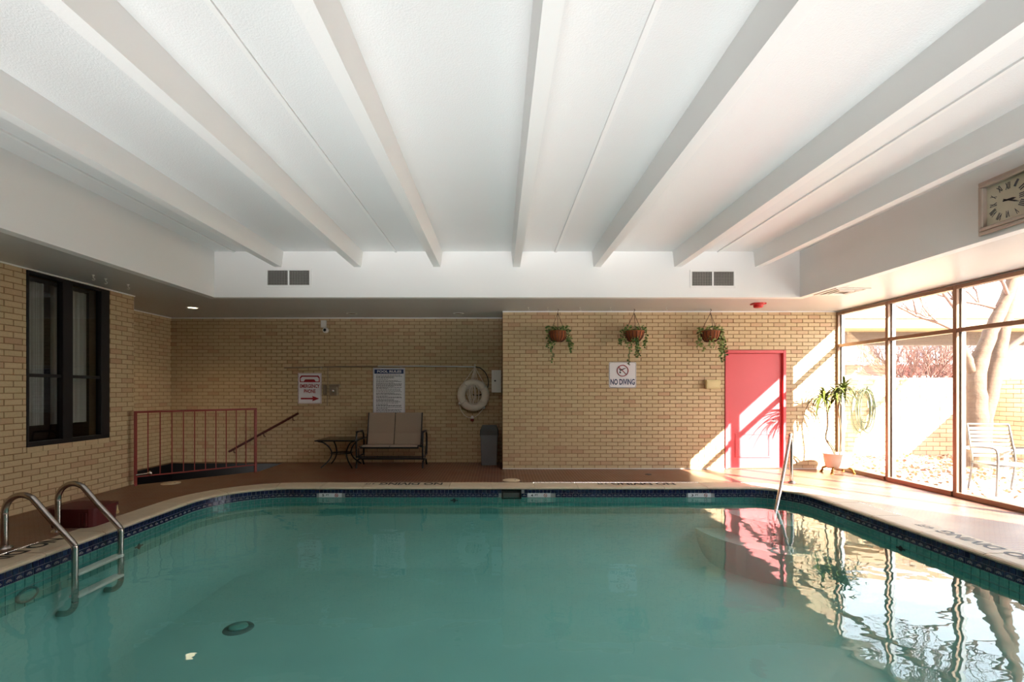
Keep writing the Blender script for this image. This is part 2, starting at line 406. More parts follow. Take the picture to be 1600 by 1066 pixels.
# coping stones
def coping(d0, d1):
    prof = [(COPW, -.05), (COPW, 0.0), (.10, 0.0), (.012, -.002), (-.012, -.010), (-.022, -.022), (-.018, -.034), (0, -.040), (.02, -.042)]
    L = d1-d0; k = max(2, int(L/.09)+1); rows = []; c, cn = at((d0+d1)/2)
    for i in range(k+1):
        d = d0+.003+(L-.006)*i/k; p, nn = at(d)
        rows.append([Vector((p.x+nn.x*o-c.x, p.y+nn.y*o-c.y, z)) for o, z in prof])
    m = len(prof); mb = MB(); fs = []
    for i in range(k):
        for j in range(m-1): fs.append((i*m+j, (i+1)*m+j, (i+1)*m+j+1, i*m+j+1))
    mb.add([v for r in rows for v in r], fs, 0, False)
    mb.add(rows[0], [tuple(range(m))]); mb.add(rows[-1], [tuple(range(m))[::-1]])
    return mb.build('coping_stone', M['coping'], pool, (c.x, c.y, random.uniform(-.0012, .0012)))
N = 44; 
for i in range(N): coping(TOTAL*i/N+.12, TOTAL*(i+1)/N+.12)
# mortar in the joints
mb = MB()
pa = [p for p in ring_pts(COPW-.002)]; pb = [p for p in ring_pts(-.012)]
mb.add([(p.x, p.y, -.010) for p in pa]+[(p.x, p.y, -.014) for p in pb]+[(p.x, p.y, -.04) for p in ring_pts(.01)],
       [(j, (j+1) % k, k+(j+1) % k, k+j) for j in range(k)]+[(k+j, k+(j+1) % k, 2*k+(j+1) % k, 2*k+j) for j in range(k)])
mb.build('coping_mortar', M['coping'], pool)

def place(name, me, d, z, parent, inset=0.0):
    p, nn = at(d); o = link(name, me, parent)
    o.location = (p.x-nn.x*inset, p.y-nn.y*inset, z); o.rotation_euler = (0, 0, math.atan2(nn.y, nn.x)+PI/2)
    return o      # local +x runs along the wall, local -y points into the pool... (+y outward is -normal)
# tile meshes: local x along, y depth (+y into the pool after rotation), z up
T = .0555
me_tile = MB().bbox((-T/2+.0028, 0, -T/2+.0028), (T/2-.0028, .006, T/2-.0028), .002).mesh('waterline_tile', M['navy_tile'])
DW = T*1.5
mb = MB(); mb.bbox((-DW/2+.0025, 0, -.027), (DW/2-.0025, .006, .027), .002, 0)
def fan(mb, mi):
    for r0, r1, a0, a1 in ((.020, .0225, 25, 155), (.0125, .015, 10, 170)):
        pts = [(r1*math.cos(math.radians(a)), r1*math.sin(math.radians(a))-.010) for a in range(a0, a1+1, 26)]
        pts += [(r0*math.cos(math.radians(a)), r0*math.sin(math.radians(a))-.010) for a in range(a1, a0-1, -26)]
        mb.poly(pts, .0012, mi, frame_mtx((0, .006, 0), (-1, 0, 0), (0, 0, 1)))
    for x in (-.026, .026): mb.poly([(x*.6, -.012), (x, -.002), (x*.92, -.001), (x*.52, -.011)], .0012, mi, frame_mtx((0, .006, 0), (-1, 0, 0), (0, 0, 1)))
    mb.poly([(-.004, -.010), (.004, -.010), (0, -.001)], .0012, mi, frame_mtx((0, .006, 0), (-1, 0, 0), (0, 0, 1)))
fan(mb, 1); me_decor = mb.mesh('decor_tile', [M['navy_tile'], M['decor']])
Z1 = -.042-T/2; Z2 = Z1-T/2-.0285
d_start, d_end = d_right(3.55), d_left(3.5)
gaps = [(d_far(.33), d_far(.03)), (d_far(.755), d_far(.41)), (d_far(-2.30), d_far(-2.64)), (d_far(3.10), d_far(2.76))]
def in_gap(d, w_, which): return any(a-w_ < d < b+w_ for a, b in (gaps if which == 2 else gaps[:1]))
d = d_start
while d < d_end:
    if not in_gap(d, T/2-.008, 1): place('waterline_tile', me_tile, d, Z1, pool)
    d += T
d = d_start
while d < d_end:
    if not in_gap(d, DW/2-.01, 2): place('decor_tile', me_decor, d, Z2, pool)
    d += DW
# the rest of the waterline, round the near end, joined
mb = MB(); d = d_end
while d < d_start+TOTAL:
    p, nn = at(d); t = Vector((-nn.y, nn.x)); h = T/2-.0028
    mb.box((-h, -h, -.005), (h, h, .0), 0, frame_mtx((p.x, p.y, Z1), (t.x, t.y, 0), (0, 0, 1)))
    mb.box((-h, -.027, -.005), (h, .027, .0), 0, frame_mtx((p.x, p.y, Z2), (t.x, t.y, 0), (0, 0, 1))); d += T
o = mb.build('waterline_tiling', M['navy_tile'], pool); o['kind'] = 'stuff'
# teal tiles under the water, joined
mb = MB(); z = Z2-.029-.04
for r in range(3):
    d = d_start-.5
    while d < d_start+TOTAL-.55:
        p, nn = at(d); t = Vector((-nn.y, nn.x)); m = frame_mtx((p.x, p.y, z), (t.x, t.y, 0), (0, 0, 1))
        mb.box((-.037, -.037, -.005), (.037, .037, 0) if False else (.037, .037, -.0), 0, m) if False else mb.box((-.037, -.037, -.003), (.037, .037, .003), 0, m)
        d += .08
    z -= .08
o = mb.build('teal_tile_band', M['teal_tile'], pool); o['kind'] = 'stuff'
# depth marker plaques on the far wall
def marker(x, num, where):
    mb = MB(); w_, h_ = .335, .062
    mb.bbox((-w_/2, -.008, -h_/2), (w_/2, .002, h_/2), .002, 0)
    m = XZ(0, -.008, 0)
    text_mb(mb, num, .036, .030, m @ Matrix.Translation((-.105, 0, 0)), 1, .0008)
    text_mb(mb, 'FT', .024, .045, m @ Matrix.Translation((-.04, .004, 0)), 1, .0008)
    ring = [(.022*math.cos(a), .022*math.sin(a), 0) for a in [2*PI*i/20 for i in range(20)]]
    mb.tube([m @ (Vector(p)+Vector((.09, 0, .001))) for p in ring], .0035, 6, 2, closed=True)
    mb.tube([m @ Vector((.09-.016, .014, .001)), m @ Vector((.09+.016, -.014, .001))], .003, 6, 2)
    mb.poly([(.078, -.004), (.086, .004), (.103, .003), (.103, -.001), (.09, -.001), (.084, -.008)], .001, 1, m)
    o = mb.build('depth_marker', [M['sign'], M['black_ink'], M['sign_red']], None, (x, PY1-.001, Z2+.002))
    tag(o, f'white waterline depth plaque reading {num} FT {where}', 'sign', 'depth plaques on the far pool wall')
marker(-2.47, '5', 'left of centre on the far pool wall'); marker(.585, '4', 'just right of the skimmer'); marker(2.93, '3', 'on the right near the handrail')
# skimmer
sk = thing('pool_skimmer', (.18, PY1, -.10), 'black skimmer opening in the tiled far pool wall', 'skimmer')
mb = MB(); mb.box((-.145, -.012, .058), (.145, .0, .045)); mb.box((-.145, -.012, -.075), (.145, 0, -.062)); mb.box((-.145, -.012, -.062), (-.13, 0, .045)); mb.box((.13, -.012, -.062), (.145, 0, .045))
mb.build('skimmer_frame', M['black'], sk)
mb = MB(); mb.box((-.13, .0, -.062), (.13, .004, .045)); mb.build('skimmer_throat', M['rubber'], sk)
mb = MB(); mb.bbox((-.12, -.008, -.055), (.12, -.002, .012), .002); mb.build('weir_flap', M['darkgrey'], sk)

# corner steps
def corner_step(r, z):
    c = Vector((PX1, PY1)); pts = []
    for i in range(17):
        a = PI+ (PI/2)*i/16; pts.append((c.x+r*math.cos(a), c.y+r*math.sin(a)))
    # follow the wall back round the corner
    a_end = [p for p in ([at(d_right(c.y-r)+s_) [0] for s_ in [0]])]
    d0 = d_right(c.y-r); d1 = d_far(c.x-r); kk = 14
    for i in range(kk+1):
        p, nn = at(d0+(d1-d0)*i/kk); pts.append((p.x, p.y))
    m = Matrix.Translation((0, 0, BED)); mb = MB(); mb.poly(pts, z-BED, 0, m); return mb.build('step', M['plaster'], stp)
stp = thing('pool_steps', (0, 0, 0), 'curved entry steps under water in the far right pool corner', 'steps')
corner_step(1.35, -.60); corner_step(.95, -.34)

# water surface
mb = MB(); filled([[(p.x, p.y) for p in ring_pts(.0)]], 0, mb)
water = mb.build('water', M['water'], None, (0, 0, WATER)); water['kind'] = 'structure'

# under-water fittings
def lathe_at(name, prof, mtx, m, parent=None, n=28):
    mb = MB(); mb.lathe(prof, n, 0, (0, 0, 0), mtx); return mb.build(name, m, parent)
dr = thing('main_drain', (-2.64, 4.86, BED), 'round teal floor drain on the pool bottom', 'drain')
MB().lathe([(0, .030), (.085, .030), (.088, .02)], 28).build('drain_cover', M['teal_tile'], dr)
MB().lathe([(.092, .016), (.105, .022), (.115, .012), (.135, .012), (.145, 0)], 28).build('drain_ring', M['drainring'], dr)
pl = thing('pool_light', (PX0, 4.02, -.30), 'round underwater light on the left pool wall', 'light')
rx = Matrix.Diagonal((1, 1, .62, 1)) @ Matrix.Rotation(PI/2, 4, 'Y')
MB().lathe([(.072, .014), (.085, .02), (.098, .014), (.10, 0)], 28, 0, (0,0,0), rx).build('bezel', M['drainring'], pl)
MB().lathe([(0, .022), (.04, .02), (.072, .012)], 28, 0, (0,0,0), rx).build('lens', M['teal_tile'], pl)
def inlet(x, y, z, mtx, lab):
    t = thing('return_inlet', (x, y, z), lab, 'fitting', 'wall return inlets')
    mb = MB(); mb.lathe([(0, .02), (.014, .02), (.022, .012), (.026, 0)], 14, 0, (0,0,0), mtx); mb.build('nozzle', M['rubber'], t)
    mb = MB(); mb.box((-.055, -.007, 0), (.055, .007, .01), 0, mtx); mb.box((-.008, -.03, 0), (.008, .03, .01), 0, mtx); mb.build('fin', M['rubber'], t)
inlet(PX0, 5.27, -.30, Matrix.Rotation(PI/2, 4, 'Y') @ Matrix.Rotation(PI/2, 4, 'Z'), 'black wall inlet under water near the ladder')
inlet(PX1, 5.04, -.25, Matrix.Rotation(-PI/2, 4, 'Y') @ Matrix.Rotation(PI/2, 4, 'Z'), 'black wall inlet under water below the window side edge')
inlet(-.66, PY1, -.20, Matrix.Rotation(PI/2, 4, 'X'), 'black wall inlet under water left of the skimmer')

# ------------------------------------------------------------------ brick walls
CR = CEIL/41.0; BL = .207
def brick_wall(root_name, org, ux, length, z0, z1, holes, keep, rows_z=None):
    """bricks on the plane through org along ux; face towards frame_mtx z; keep(u,z)->sort key or None if never in view"""
    U = Vector(ux).normalized(); Mx = frame_mtx(org, U, (0, 0, 1))
    root = bpy.data.objects.get(root_name)
    meshes = {}
    inst = []; r = 0; z = z0
    while z < z1-1e-4:
        zt = min(z+CR, z1); u = -BL/2 if r % 2 else 0.0
        while u < length-1e-4:
            a, b = max(u, 0), min(u+BL, length); spans = [(a, b)]
            for (h0, h1, hz0, hz1) in holes:
                if zt > hz0+.012 and z < hz1-.012:
                    new = []
                    for s0, s1 in spans:
                        if s1 <= h0 or s0 >= h1: new.append((s0, s1))
                        else:
                            if s0 < h0: new.append((s0, h0))
                            if s1 > h1: new.append((h1, s1))
                    spans = new
            for s0, s1 in spans:
                if s1-s0 > .03: inst.append((s0, s1, z, zt))
            u += BL
        z += CR; r += 1
    scored = []
    rest = []
    for it in inst:
        kk = keep((it[0]+it[1])/2, (it[2]+it[3])/2)
        (rest if kk is None else scored).append((kk, it))
    scored.sort(key=lambda q: q[0])
    single = scored[:300]; rest += scored[300:]
    def shape(s0, s1, za, zb, pr): 
        return ((-(s1-s0)/2+.0048, -(zb-za)/2+.0045, -.02), ((s1-s0)/2-.0048, (zb-za)/2-.0045, pr))
    for _, (s0, s1, za, zb) in single:
        key = (round(s1-s0, 3), round(zb-za, 3))
        if key not in meshes:
            a, b = shape(s0, s1, za, zb, .007); meshes[key] = MB().bbox(a, b, .0022).mesh('brick', M['brick'])
        o = link('brick', meshes[key], root)
        o.matrix_world = Mx @ Matrix.Translation(((s0+s1)/2, (za+zb)/2, random.uniform(-.0012, .0014)))
    if rest:
        mb = MB()
        for _, (s0, s1, za, zb) in rest:
            a, b = shape(s0, s1, za, zb, .007+random.uniform(-.0012, .0014))
            m = Mx @ Matrix.Translation(((s0+s1)/2, (za+zb)/2, 0))
            c = [m @ Vector(p) for p in ((a[0],a[1],0),(b[0],a[1],0),(b[0],b[1],0),(a[0],b[1],0),(a[0]+.002,a[1]+.002,b[2]),(b[0]-.002,a[1]+.002,b[2]),(b[0]-.002,b[1]-.002,b[2]),(a[0]+.002,b[1]-.002,b[2]))]
            mb.add(c, [(4,5,6,7),(0,1,5,4),(1,2,6,5),(2,3,7,6),(3,0,4,7)])
        o = mb.build('brickwork', M['brick'], root); o['kind'] = 'stuff'
# right back wall
DX0, DX1, DZ = 4.05, 5.14, 2.13
mb = MB()
mb.box((XCOR, YB, -.2), (DX0, YR+.3, CEIL+.1)); mb.box((DX1, YB, -.2), (XR+.12, YR+.3, CEIL+.1)); mb.box((DX0, YB, DZ), (DX1, YR+.3, CEIL+.1)); mb.box((DX0, YB+.25, -.2), (DX1, YR+.3, DZ))
struct('wall_back', mb, M['mortar'])
cm = Vector((0, 0, EYE))
brick_wall('wall_back', (XCOR, YB, 0), (1, 0, 0), XR-XCOR, 0, CEIL, [(DX0-XCOR, DX1-XCOR, 0, DZ)], lambda u, z: (u+XCOR)**2+(z-EYE)**2)
# recess back wall
mb = MB(); mb.box((XREC-.3, YR, -1.7), (XCOR, YR+.3, CEIL+.1)); struct('wall_recess', mb, M['mortar'])
brick_wall('wall_recess', (XREC, YR, 0), (1, 0, 0), XCOR-XREC, 0, CEIL, [], lambda u, z: (u+XREC)**2+(z-EYE)**2)
# recess left wall (faces +X)
mb = MB(); mb.box((XREC-.3, YPIL-.2, -1.7), (XREC, YR, CEIL+.1)); struct('wall_alcove', mb, M['mortar'])
brick_wall('wall_alcove', (XREC, YPIL, 0), (0, 1, 0), YR-YPIL, 0, CEIL, [], lambda u, z: -(u) if u > 1.15 else None)
# left wall with window opening
WY0, WYe, WZ0, WZ1 = 5.56, 6.74, .75, 2.81
mb = MB()
for a, b in (((XL-.28, REAR, 0), (XL, WY0, CEIL)), ((XL-.28, WYe, 0), (XL, YPIL, CEIL)), ((XL-.28, WY0, 0), (XL, WYe, WZ0)), ((XL-.28, WY0, WZ1), (XL, WYe, CEIL))): mb.box(a, b)
mb.box((XREC-.3, YPIL-.2, -1.7), (XL-.28, YPIL, CEIL))
struct('wall_left', mb, M['mortar'])
Lw = YPIL-2.2
brick_wall('wall_left', (XL, 2.2, 0), (0, 1, 0), Lw, 0, CEIL, [(WY0-2.2, WYe-2.2, WZ0-CR*1.0, WZ1)], lambda u, z: (u+2.2) if u+2.2 > 5.1 else None)
# sill bricks laid on the opening
wl = bpy.data.objects['wall_left']
me_sill = MB().bbox((-.05, -.096, -.035), (.012, .096, .032), .003).mesh('sill_brick', M['brick'])
for i in range(6): link('sill_brick', me_sill, wl, (XL, WY0+.098+i*(WYe-WY0)/6, WZ0-.034))
# solid right wall past the glazing, rear wall
mb = MB(); mb.box((XR, REAR, 0), (XR+.25, 4.06, CEIL)); struct('wall_right', mb, M['paint'])
mb = MB(); mb.box((XREC, REAR-.2, -.2), (XR+.3, REAR, SLAB+.1)); struct('wall_rear', mb, M['paint'])

# stairs in the alcove
mb = MB(); x = -4.18; z = 0
st = thing('stairwell', (0, 0, 0), 'dark tiled steps going down behind the red railing', 'stairs'); st['kind'] = 'structure'
for i in range(8):
    z -= .16; mb = MB(); mb.box((x-.28, 7.0, -1.6), (x, YR, z)); mb.build('stair_tread', M['stairtile'], st); x -= .28
mb = MB(); mb.box((-4.18, 8.3, -1.6), (-4.10, YR, -.002))
mb.build('stair_riser', M['stairtile'], st)
mb = MB(); mb.add([(-5.44, 7.14, -.001), (-4.18, 8.36, -.001), (-4.18, 8.36, -1.6), (-5.44, 7.14, -1.6), (-5.40, 7.10, -.001), (-4.12, 8.30, -.001), (-4.12, 8.30, -1.6), (-5.40, 7.10, -1.6)],
  [(0,1,2,3),(4,7,6,5),(0,4,5,1),(3,2,6,7),(0,3,7,4),(1,5,6,2)])
mb.build('stair_side', M['stairtile'], st)
mb = MB(); mb.box((XREC, YPIL, -1.6), (XREC+.012, YR, -.02)); mb.box((XREC, YR-.012, -1.6), (-4.18, YR, -.02)); mb.build('stair_wall_tiling', M['stairtile'], st)

# ------------------------------------------------------------------ ceiling: soffit, fascias, double-tee slab
mb = MB()
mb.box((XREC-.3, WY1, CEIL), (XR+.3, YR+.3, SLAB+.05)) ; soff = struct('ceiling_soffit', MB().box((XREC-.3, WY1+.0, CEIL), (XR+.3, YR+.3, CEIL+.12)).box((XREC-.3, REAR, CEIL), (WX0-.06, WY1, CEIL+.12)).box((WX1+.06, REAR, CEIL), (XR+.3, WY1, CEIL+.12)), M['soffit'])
mb = MB(); mb.box((WX0-.0, WY1-.004, CEIL-.001), (WX1, WY1+.12, SLAB+.02)); struct('wall_fascia_far', mb, M['paint'])
mb = MB(); mb.box((WX0-.12, REAR, CEIL-.001), (WX0, WY1+.12, SLAB+.02)); struct('wall_fascia_left', mb, M['paint'])
mb = MB(); mb.box((WX1, REAR, CEIL-.001), (WX1+.12, WY1+.12, SLAB+.02)); struct('wall_fascia_right', mb, M['paint'])
mb = MB(); mb.box((XREC-.3, REAR, SLAB), (XR+.3, YR+.3, SLAB+.15)); ceil = struct('ceiling', mb, M['slab'])
for x in (-3.42, -2.21, -1.0, .211, 1.44, 2.67, 3.90):
    mb = MB(); sec = [(x, 3.29), (x+.105, 3.29), (x+.135, SLAB+.001), (x-.028, SLAB+.001)]
    vs = [(p[0], REAR, p[1]) for p in sec]+[(p[0], WY1-.004, p[1]) for p in sec]
    mb.add(vs, [(0,1,5,4),(1,2,6,5),(3,0,4,7),(0,3,2,1),(4,5,6,7)]); mb.build('beam', M['paint'], ceil)
for x in (-4.04, -1.575, .86, 3.34):
    mb = MB(); mb.box((x-.018, REAR, SLAB-.016), (x+.018, WY1, SLAB+.001)); mb.build('slab_joint', M['paint'], ceil)
# thin white trim where brick meets soffit
mb = MB(); mb.box((XCOR, YB-.02, CEIL-.018), (XR, YB, CEIL)); struct('trim_1', mb, M['paint'])
mb = MB(); mb.box((XREC, YR-.02, CEIL-.018), (XCOR, YR, CEIL)).box((XREC, YPIL, CEIL-.018), (XREC+.02, YR, CEIL)); struct('trim_2', mb, M['paint'])
mb = MB(); mb.box((XL, 2, CEIL-.016), (XL+.02, YPIL, CEIL)); struct('trim_3', mb, M['paint'])
mb = MB(); mb.box((XCOR, YB-.012, 0), (DX0, YB, .016)).box((DX1, YB-.012, 0), (XR, YB, .016)); struct('baseboard_back', mb, M['joint'])

# ------------------------------------------------------------------ glazing on the right
YM = [8.60, 7.50, 6.38, 5.26, 4.14]; HEAD = 2.755; TR = 2.21
def window(i):
    y1, y0 = YM[i], YM[i+1]
    root = bpy.data.objects.new(f'window_{i+1}', None); col.objects.link(root); root['kind'] = 'structure'
    mb = MB()
    for y in ((y0, y1) if i == 0 else (y0,)):
        mb.bbox((XR-.03, y-.028, 0), (XR+.07, y+.028, HEAD+.05), .004)
    mb.build('mullion', M['bronze'], root)
    MB().bbox((XR-.03, y0+.028, HEAD), (XR+.07, y1-.028, HEAD+.05), .004).build('head_rail', M['bronze'], root)
    MB().bbox((XR-.02, y0+.028, TR-.028), (XR+.06, y1-.028, TR+.028), .004).build('transom', M['bronze'], root)
    MB().bbox((XR-.05, y0+.028, 0), (XR+.07, y1-.028, .065), .004).build('window_sill', M['bronze'], root)
    mb = MB()
    for za, zb in ((.065, TR-.028), (TR+.028, HEAD)):
        for yy in (y0+.028, y1-.028-.022): mb.bbox((XR+.02, yy, za), (XR+.075, yy+.022, zb), .003)
    mb.build('glazing_bead', M['alu'], root)
    for za, zb in ((.065, TR-.028), (TR+.028, HEAD)):
        MB().box((XR+.045, y0+.05, za), (XR+.051, y1-.05, zb)).build('pane', M['glass'], root)
for i in range(4): window(i)
mb = MB(); mb.box((XR+.0, 4.0, HEAD+.05), (XR+.25, YB+.1, CEIL+.05)); struct('trim_4', mb, M['paint'])

# left window
root = bpy.data.objects.new('window_5', None); col.objects.link(root); root['kind'] = 'structure'
xf0, xf1 = XL-.07, XL+.012
MB().bbox((xf0, WY0, WZ0), (xf1, WYe, WZ0+.055), .004).bbox((xf0, WY0, WZ1-.035), (xf1, WYe, WZ1), .004).bbox((xf0, WY0, WZ0+.05), (xf1, WY0+.03, WZ1-.03), .004).bbox((xf0, WYe-.14, WZ0+.05), (xf1, WYe, WZ1-.03), .004).build('window_frame', M['blackframe'], root)
MB().bbox((xf0, 6.02, WZ0+.05), (xf1, 6.16, WZ1-.03), .004).build('mullion', M['blackframe'], root)
MB().bbox((xf0+.02, WY0+.03, 1.57), (xf1-.02, 6.02, 1.61), .004).bbox((xf0+.02, 6.16, 1.57), (xf1-.02, WYe-.14, 1.61), .004).build('glazing_bar', M['blackframe'], root)
for ya, yb in ((WY0+.03, 6.02), (6.16, WYe-.14)):
    for za, zb in ((WZ0+.055, 1.57), (1.61, WZ1-.035)):
        MB().box((XL-.04, ya, za), (XL-.034, yb, zb)).build('pane', M['dark_glass'], root)
# dim room behind the left window
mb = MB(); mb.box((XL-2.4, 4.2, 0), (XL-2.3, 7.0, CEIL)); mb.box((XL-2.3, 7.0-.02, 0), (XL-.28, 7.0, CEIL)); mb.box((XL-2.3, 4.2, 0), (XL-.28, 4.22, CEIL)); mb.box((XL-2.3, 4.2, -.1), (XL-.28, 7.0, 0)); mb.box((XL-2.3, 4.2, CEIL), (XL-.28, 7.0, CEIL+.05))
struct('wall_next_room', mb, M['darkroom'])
def curtain(y0, y1, x, z0):
    mb = MB(); k = 40; vs = []
    for i in range(k+1):
        y = y0+(y1-y0)*i/k; xx = x+.018*math.sin(i*1.1)+.008*math.sin(i*.37)
        vs += [(xx, y, z0), (xx, y, 2.74), (xx-.006, y, z0), (xx-.006, y, 2.74)]
    fs = []
    for i in range(k):
        a = i*4; fs += [(a, a+4, a+5, a+1), (a+2, a+3, a+7, a+6)]
    fs += [(0, 1, 3, 2), (k*4, k*4+2, k*4+3, k*4+1)]
    mb.add(vs, fs, 0, True)
    return mb.build('curtain', M['curtain'])
o = curtain(5.74, 6.0, XL-.22, .98); tag(o, 'grey curtain hanging behind the near half of the black window', 'curtain', 'curtains behind the black window')
o = curtain(6.10, 6.62, XL-.22, .98); tag(o, 'grey curtain hanging behind the far half of the black window', 'curtain', 'curtains behind the black window')

# ------------------------------------------------------------------ red door
dr = bpy.data.objects.new('door_1', None); col.objects.link(dr); dr['kind'] = 'structure'; dr['label'] = 'red door with framed lower panel in the sunlit brick wall'
F = .05
mb = MB(); mb.bbox((DX0, YB-.025, 0), (DX0+F, YB+.16, DZ), .004); mb.bbox((DX1-F, YB-.025, 0), (DX1, YB+.16, DZ), .004); mb.bbox((DX0+F, YB-.025, DZ-F), (DX1-F, YB+.16, DZ), .004)
mb.build('door_frame', M['red_door'], dr)
leaf = MB().bbox((DX0+F+.004, YB+.03, .012), (DX1-F-.004, YB+.075, DZ-F-.004), .003).build('door_leaf', M['red_door'], dr)
mb = MB(); lx0, lx1, lz0, lz1 = 4.25, 4.88, .20, .64
for a, b in (((lx0, lz0), (lx1, lz0+.03)), ((lx0, lz1-.03), (lx1, lz1)), ((lx0, lz0+.03), (lx0+.03, lz1-.03)), ((lx1-.03, lz0+.03), (lx1, lz1-.03))):
    mb.bbox((a[0], YB+.018, a[1]), (b[0], YB+.03, b[1]), .003)
mb.build('panel_frame', M['red_door'], leaf)
MB().bbox((lx0+.03, YB+.024, lz0+.03), (lx1-.03, YB+.032, lz1-.03), .002).build('lower_panel', M['red_door'], leaf)
mb = MB(); mb.lathe([(0, .012), (.028, .012), (.032, 0)], 18, 0, (4.955, YB+.03, .86), Matrix.Rotation(PI/2, 4, 'X')); mb.tube([(4.955, YB+.03, .86), (4.955, YB-.02, .86)], .01, 8); mb.tube([(4.96, YB-.02, .86), (4.90, YB-.022, .862), (4.86, YB-.018, .858)], [.012, .011, .008], 8)
o = mb.build('door_handle', M['steel'], leaf)
mb = MB()
for z in (.3, 1.1, 1.85): mb.tube([(DX0+F+.002, YB+.022, z-.045), (DX0+F+.002, YB+.022, z+.045)], .008, 8)
mb.build('hinge', M['red_door'], dr)

# ------------------------------------------------------------------ vents
def grille(x0, x1, z0, z1, lab):
    y = WY1-.004; t = thing('air_vent', ((x0+x1)/2, y, (z0+z1)/2), lab, 'vent', 'wall vents on the white fascia'); hw, hh = (x1-x0)/2, (z1-z0)/2; b = .03
    mb = MB()
    for a, c in (((-hw, -hh), (hw, -hh+b)), ((-hw, hh-b), (hw, hh)), ((-hw, -hh+b), (-hw+b, hh-b)), ((hw-b, -hh+b), (hw, hh-b)), ((-.014, -hh+b), (.014, hh-b))):
        mb.bbox((a[0], -.014, a[1]), (c[0], 0, c[1]), .003)
    mb.build('vent_frame', M['paint'], t)
    MB().box((-hw+b, -.002, -hh+b), (hw-b, 0, hh-b)).build('vent_back', M['vent_dark'], t)
    mb = MB(); n_ = 26
    for i in range(n_):
        xx = -hw+b+(2*hw-2*b)*(i+.5)/n_
        if abs(xx) > .016: mb.box((xx-.0022, -.010, -hh+b), (xx+.0022, -.003, hh-b))
    for i in range(9):
        zz = -hh+b+(2*hh-2*b)*(i+.5)/9; mb.box((-hw+b, -.009, zz-.002), (hw-b, -.004, zz+.002))
    o = mb.build('vent_blades', M['ventbar'], t)
grille(-3.555, -2.86, 2.985, 3.268, 'white framed double grille on the left half of the high fascia')
grille(2.905, 3.60, 2.975, 3.25, 'white framed double grille on the right half of the high fascia')
t = thing('ceiling_vent', (4.90, 6.87, CEIL), 'square white ceiling diffuser in the soffit above the windows', 'vent')
mb = MB()
for h, w_, z_ in ((.24, .035, -.012), (.17, .025, -.018), (.105, .025, -.022)):
    for a, b in (((-h, -h), (h, -h+w_)), ((-h, h-w_), (h, h)), ((-h, -h+w_), (-h+w_, h-w_)), ((h-w_, -h+w_), (h, h-w_))): mb.box((a[0], a[1], z_), (b[0], b[1], 0))
mb.build('vent_frame', M['white'], t); MB().box((-.2, -.2, -.006), (.2, .2, 0)).build('vent_back', M['taupe'], t)
# downlights
def downlight(x, y, lit, lab):
    t = thing('downlight', (x, y, CEIL), lab, 'light', 'recessed lights in the soffit')
    MB().lathe([(.072, 0), (.078, -.008), (.098, -.006), (.10, 0)], 28).build('trim_ring', M['white'], t)
    MB().lathe([(0, -.003), (.073, -.003)], 24).build('lamp' if lit else 'baffle', M['lamp'] if lit else M['taupe'], t)
    if lit:
        d = bpy.data.lights.new('downlight_lamp', 'SPOT'); d.energy = 18; d.color = (1, .72, .40); d.spot_size = math.radians(120); d.spot_blend = .8; d.shadow_soft_size = .06
        l = bpy.data.objects.new('downlight_lamp', d); col.objects.link(l); l.location = (0, 0, -.03); l.parent = t
downlight(-5.25, 8.22, True, 'lit round recessed light above the red stair railing')
downlight(-2.72, 8.86, False, 'unlit recessed light above the emergency phone side of the alcove')
downlight(-.75, 8.86, False, 'unlit recessed light above the life ring')

# ------------------------------------------------------------------ pool ladder
lad = thing('pool_ladder', (-4.1, 4.55, 0), 'stainless steel pool ladder at the left edge of the pool', 'ladder')
RR = .026
def rail(y, x_end=-3.80):
    pts = [(-4.43, y, -.01), (-4.43, y, .15), (-4.43, y, .30)]
    for a in range(180, 44, -15): pts.append((-4.275+.155*math.cos(math.radians(a)), y, .32+.155*math.sin(math.radians(a))))
    pts += [(-4.02, y, .262), (-3.93, y, .165), (-3.86, y, .09)]
    for a in range(45, -1, -15): pts.append((x_end-.06+.06*math.cos(math.radians(a)), y, .0+.06*math.sin(math.radians(a))))
    pts += [(x_end, y, -.14), (x_end, y, -.45)]
    for a in range(0, -91, -15): pts.append((x_end-.11+.11*math.cos(math.radians(a)), y, -.48+.11*math.sin(math.radians(a))))
    pts += [(PX0+.005, y, -.59)]
    return [(p[0]+4.1, p[1]-4.55, p[2]) for p in pts]
for y in (4.30, 4.82):
    MB().tube(catmull(rail(y), 3), RR, 14).build('ladder_rail', M['steel'], lad)
    MB().lathe([(.024, .028), (.034, .024), (.052, .012), (.058, .0)], 20, 0, (-.33, y-4.55, 0)).build('escutcheon', M['steel'], lad)
for z in (-.24, -.44): MB().bbox((.24, -.25, z-.012), (.34, .27, z+.012), .006).build('tread', M['white'], lad)
# entry handrail in the far right corner
hr = thing('pool_handrail', (4.47, 7.34, 0), 'stainless steel handrail into the far right corner of the pool', 'handrail')
dirv = Vector((-1.02, -1.26, 0)).normalized()
pr = [(0, -.01), (0, .3), (0, .62), (.015, .70), (.06, .745), (.13, .735), (.20, .66), (.85, .15), (1.22, -.10), (1.40, -.22), (1.50, -.36), (1.50, -.6), (1.50, -.99)]
MB().tube(catmull([dirv*a+Vector((0, 0, b)) for a, b in pr], 5), .0235, 14).build('rail', M['steel'], hr)
MB().lathe([(.024, .028), (.034, .024), (.052, .012), (.058, .0)], 20).build('escutcheon', M['steel'], hr)

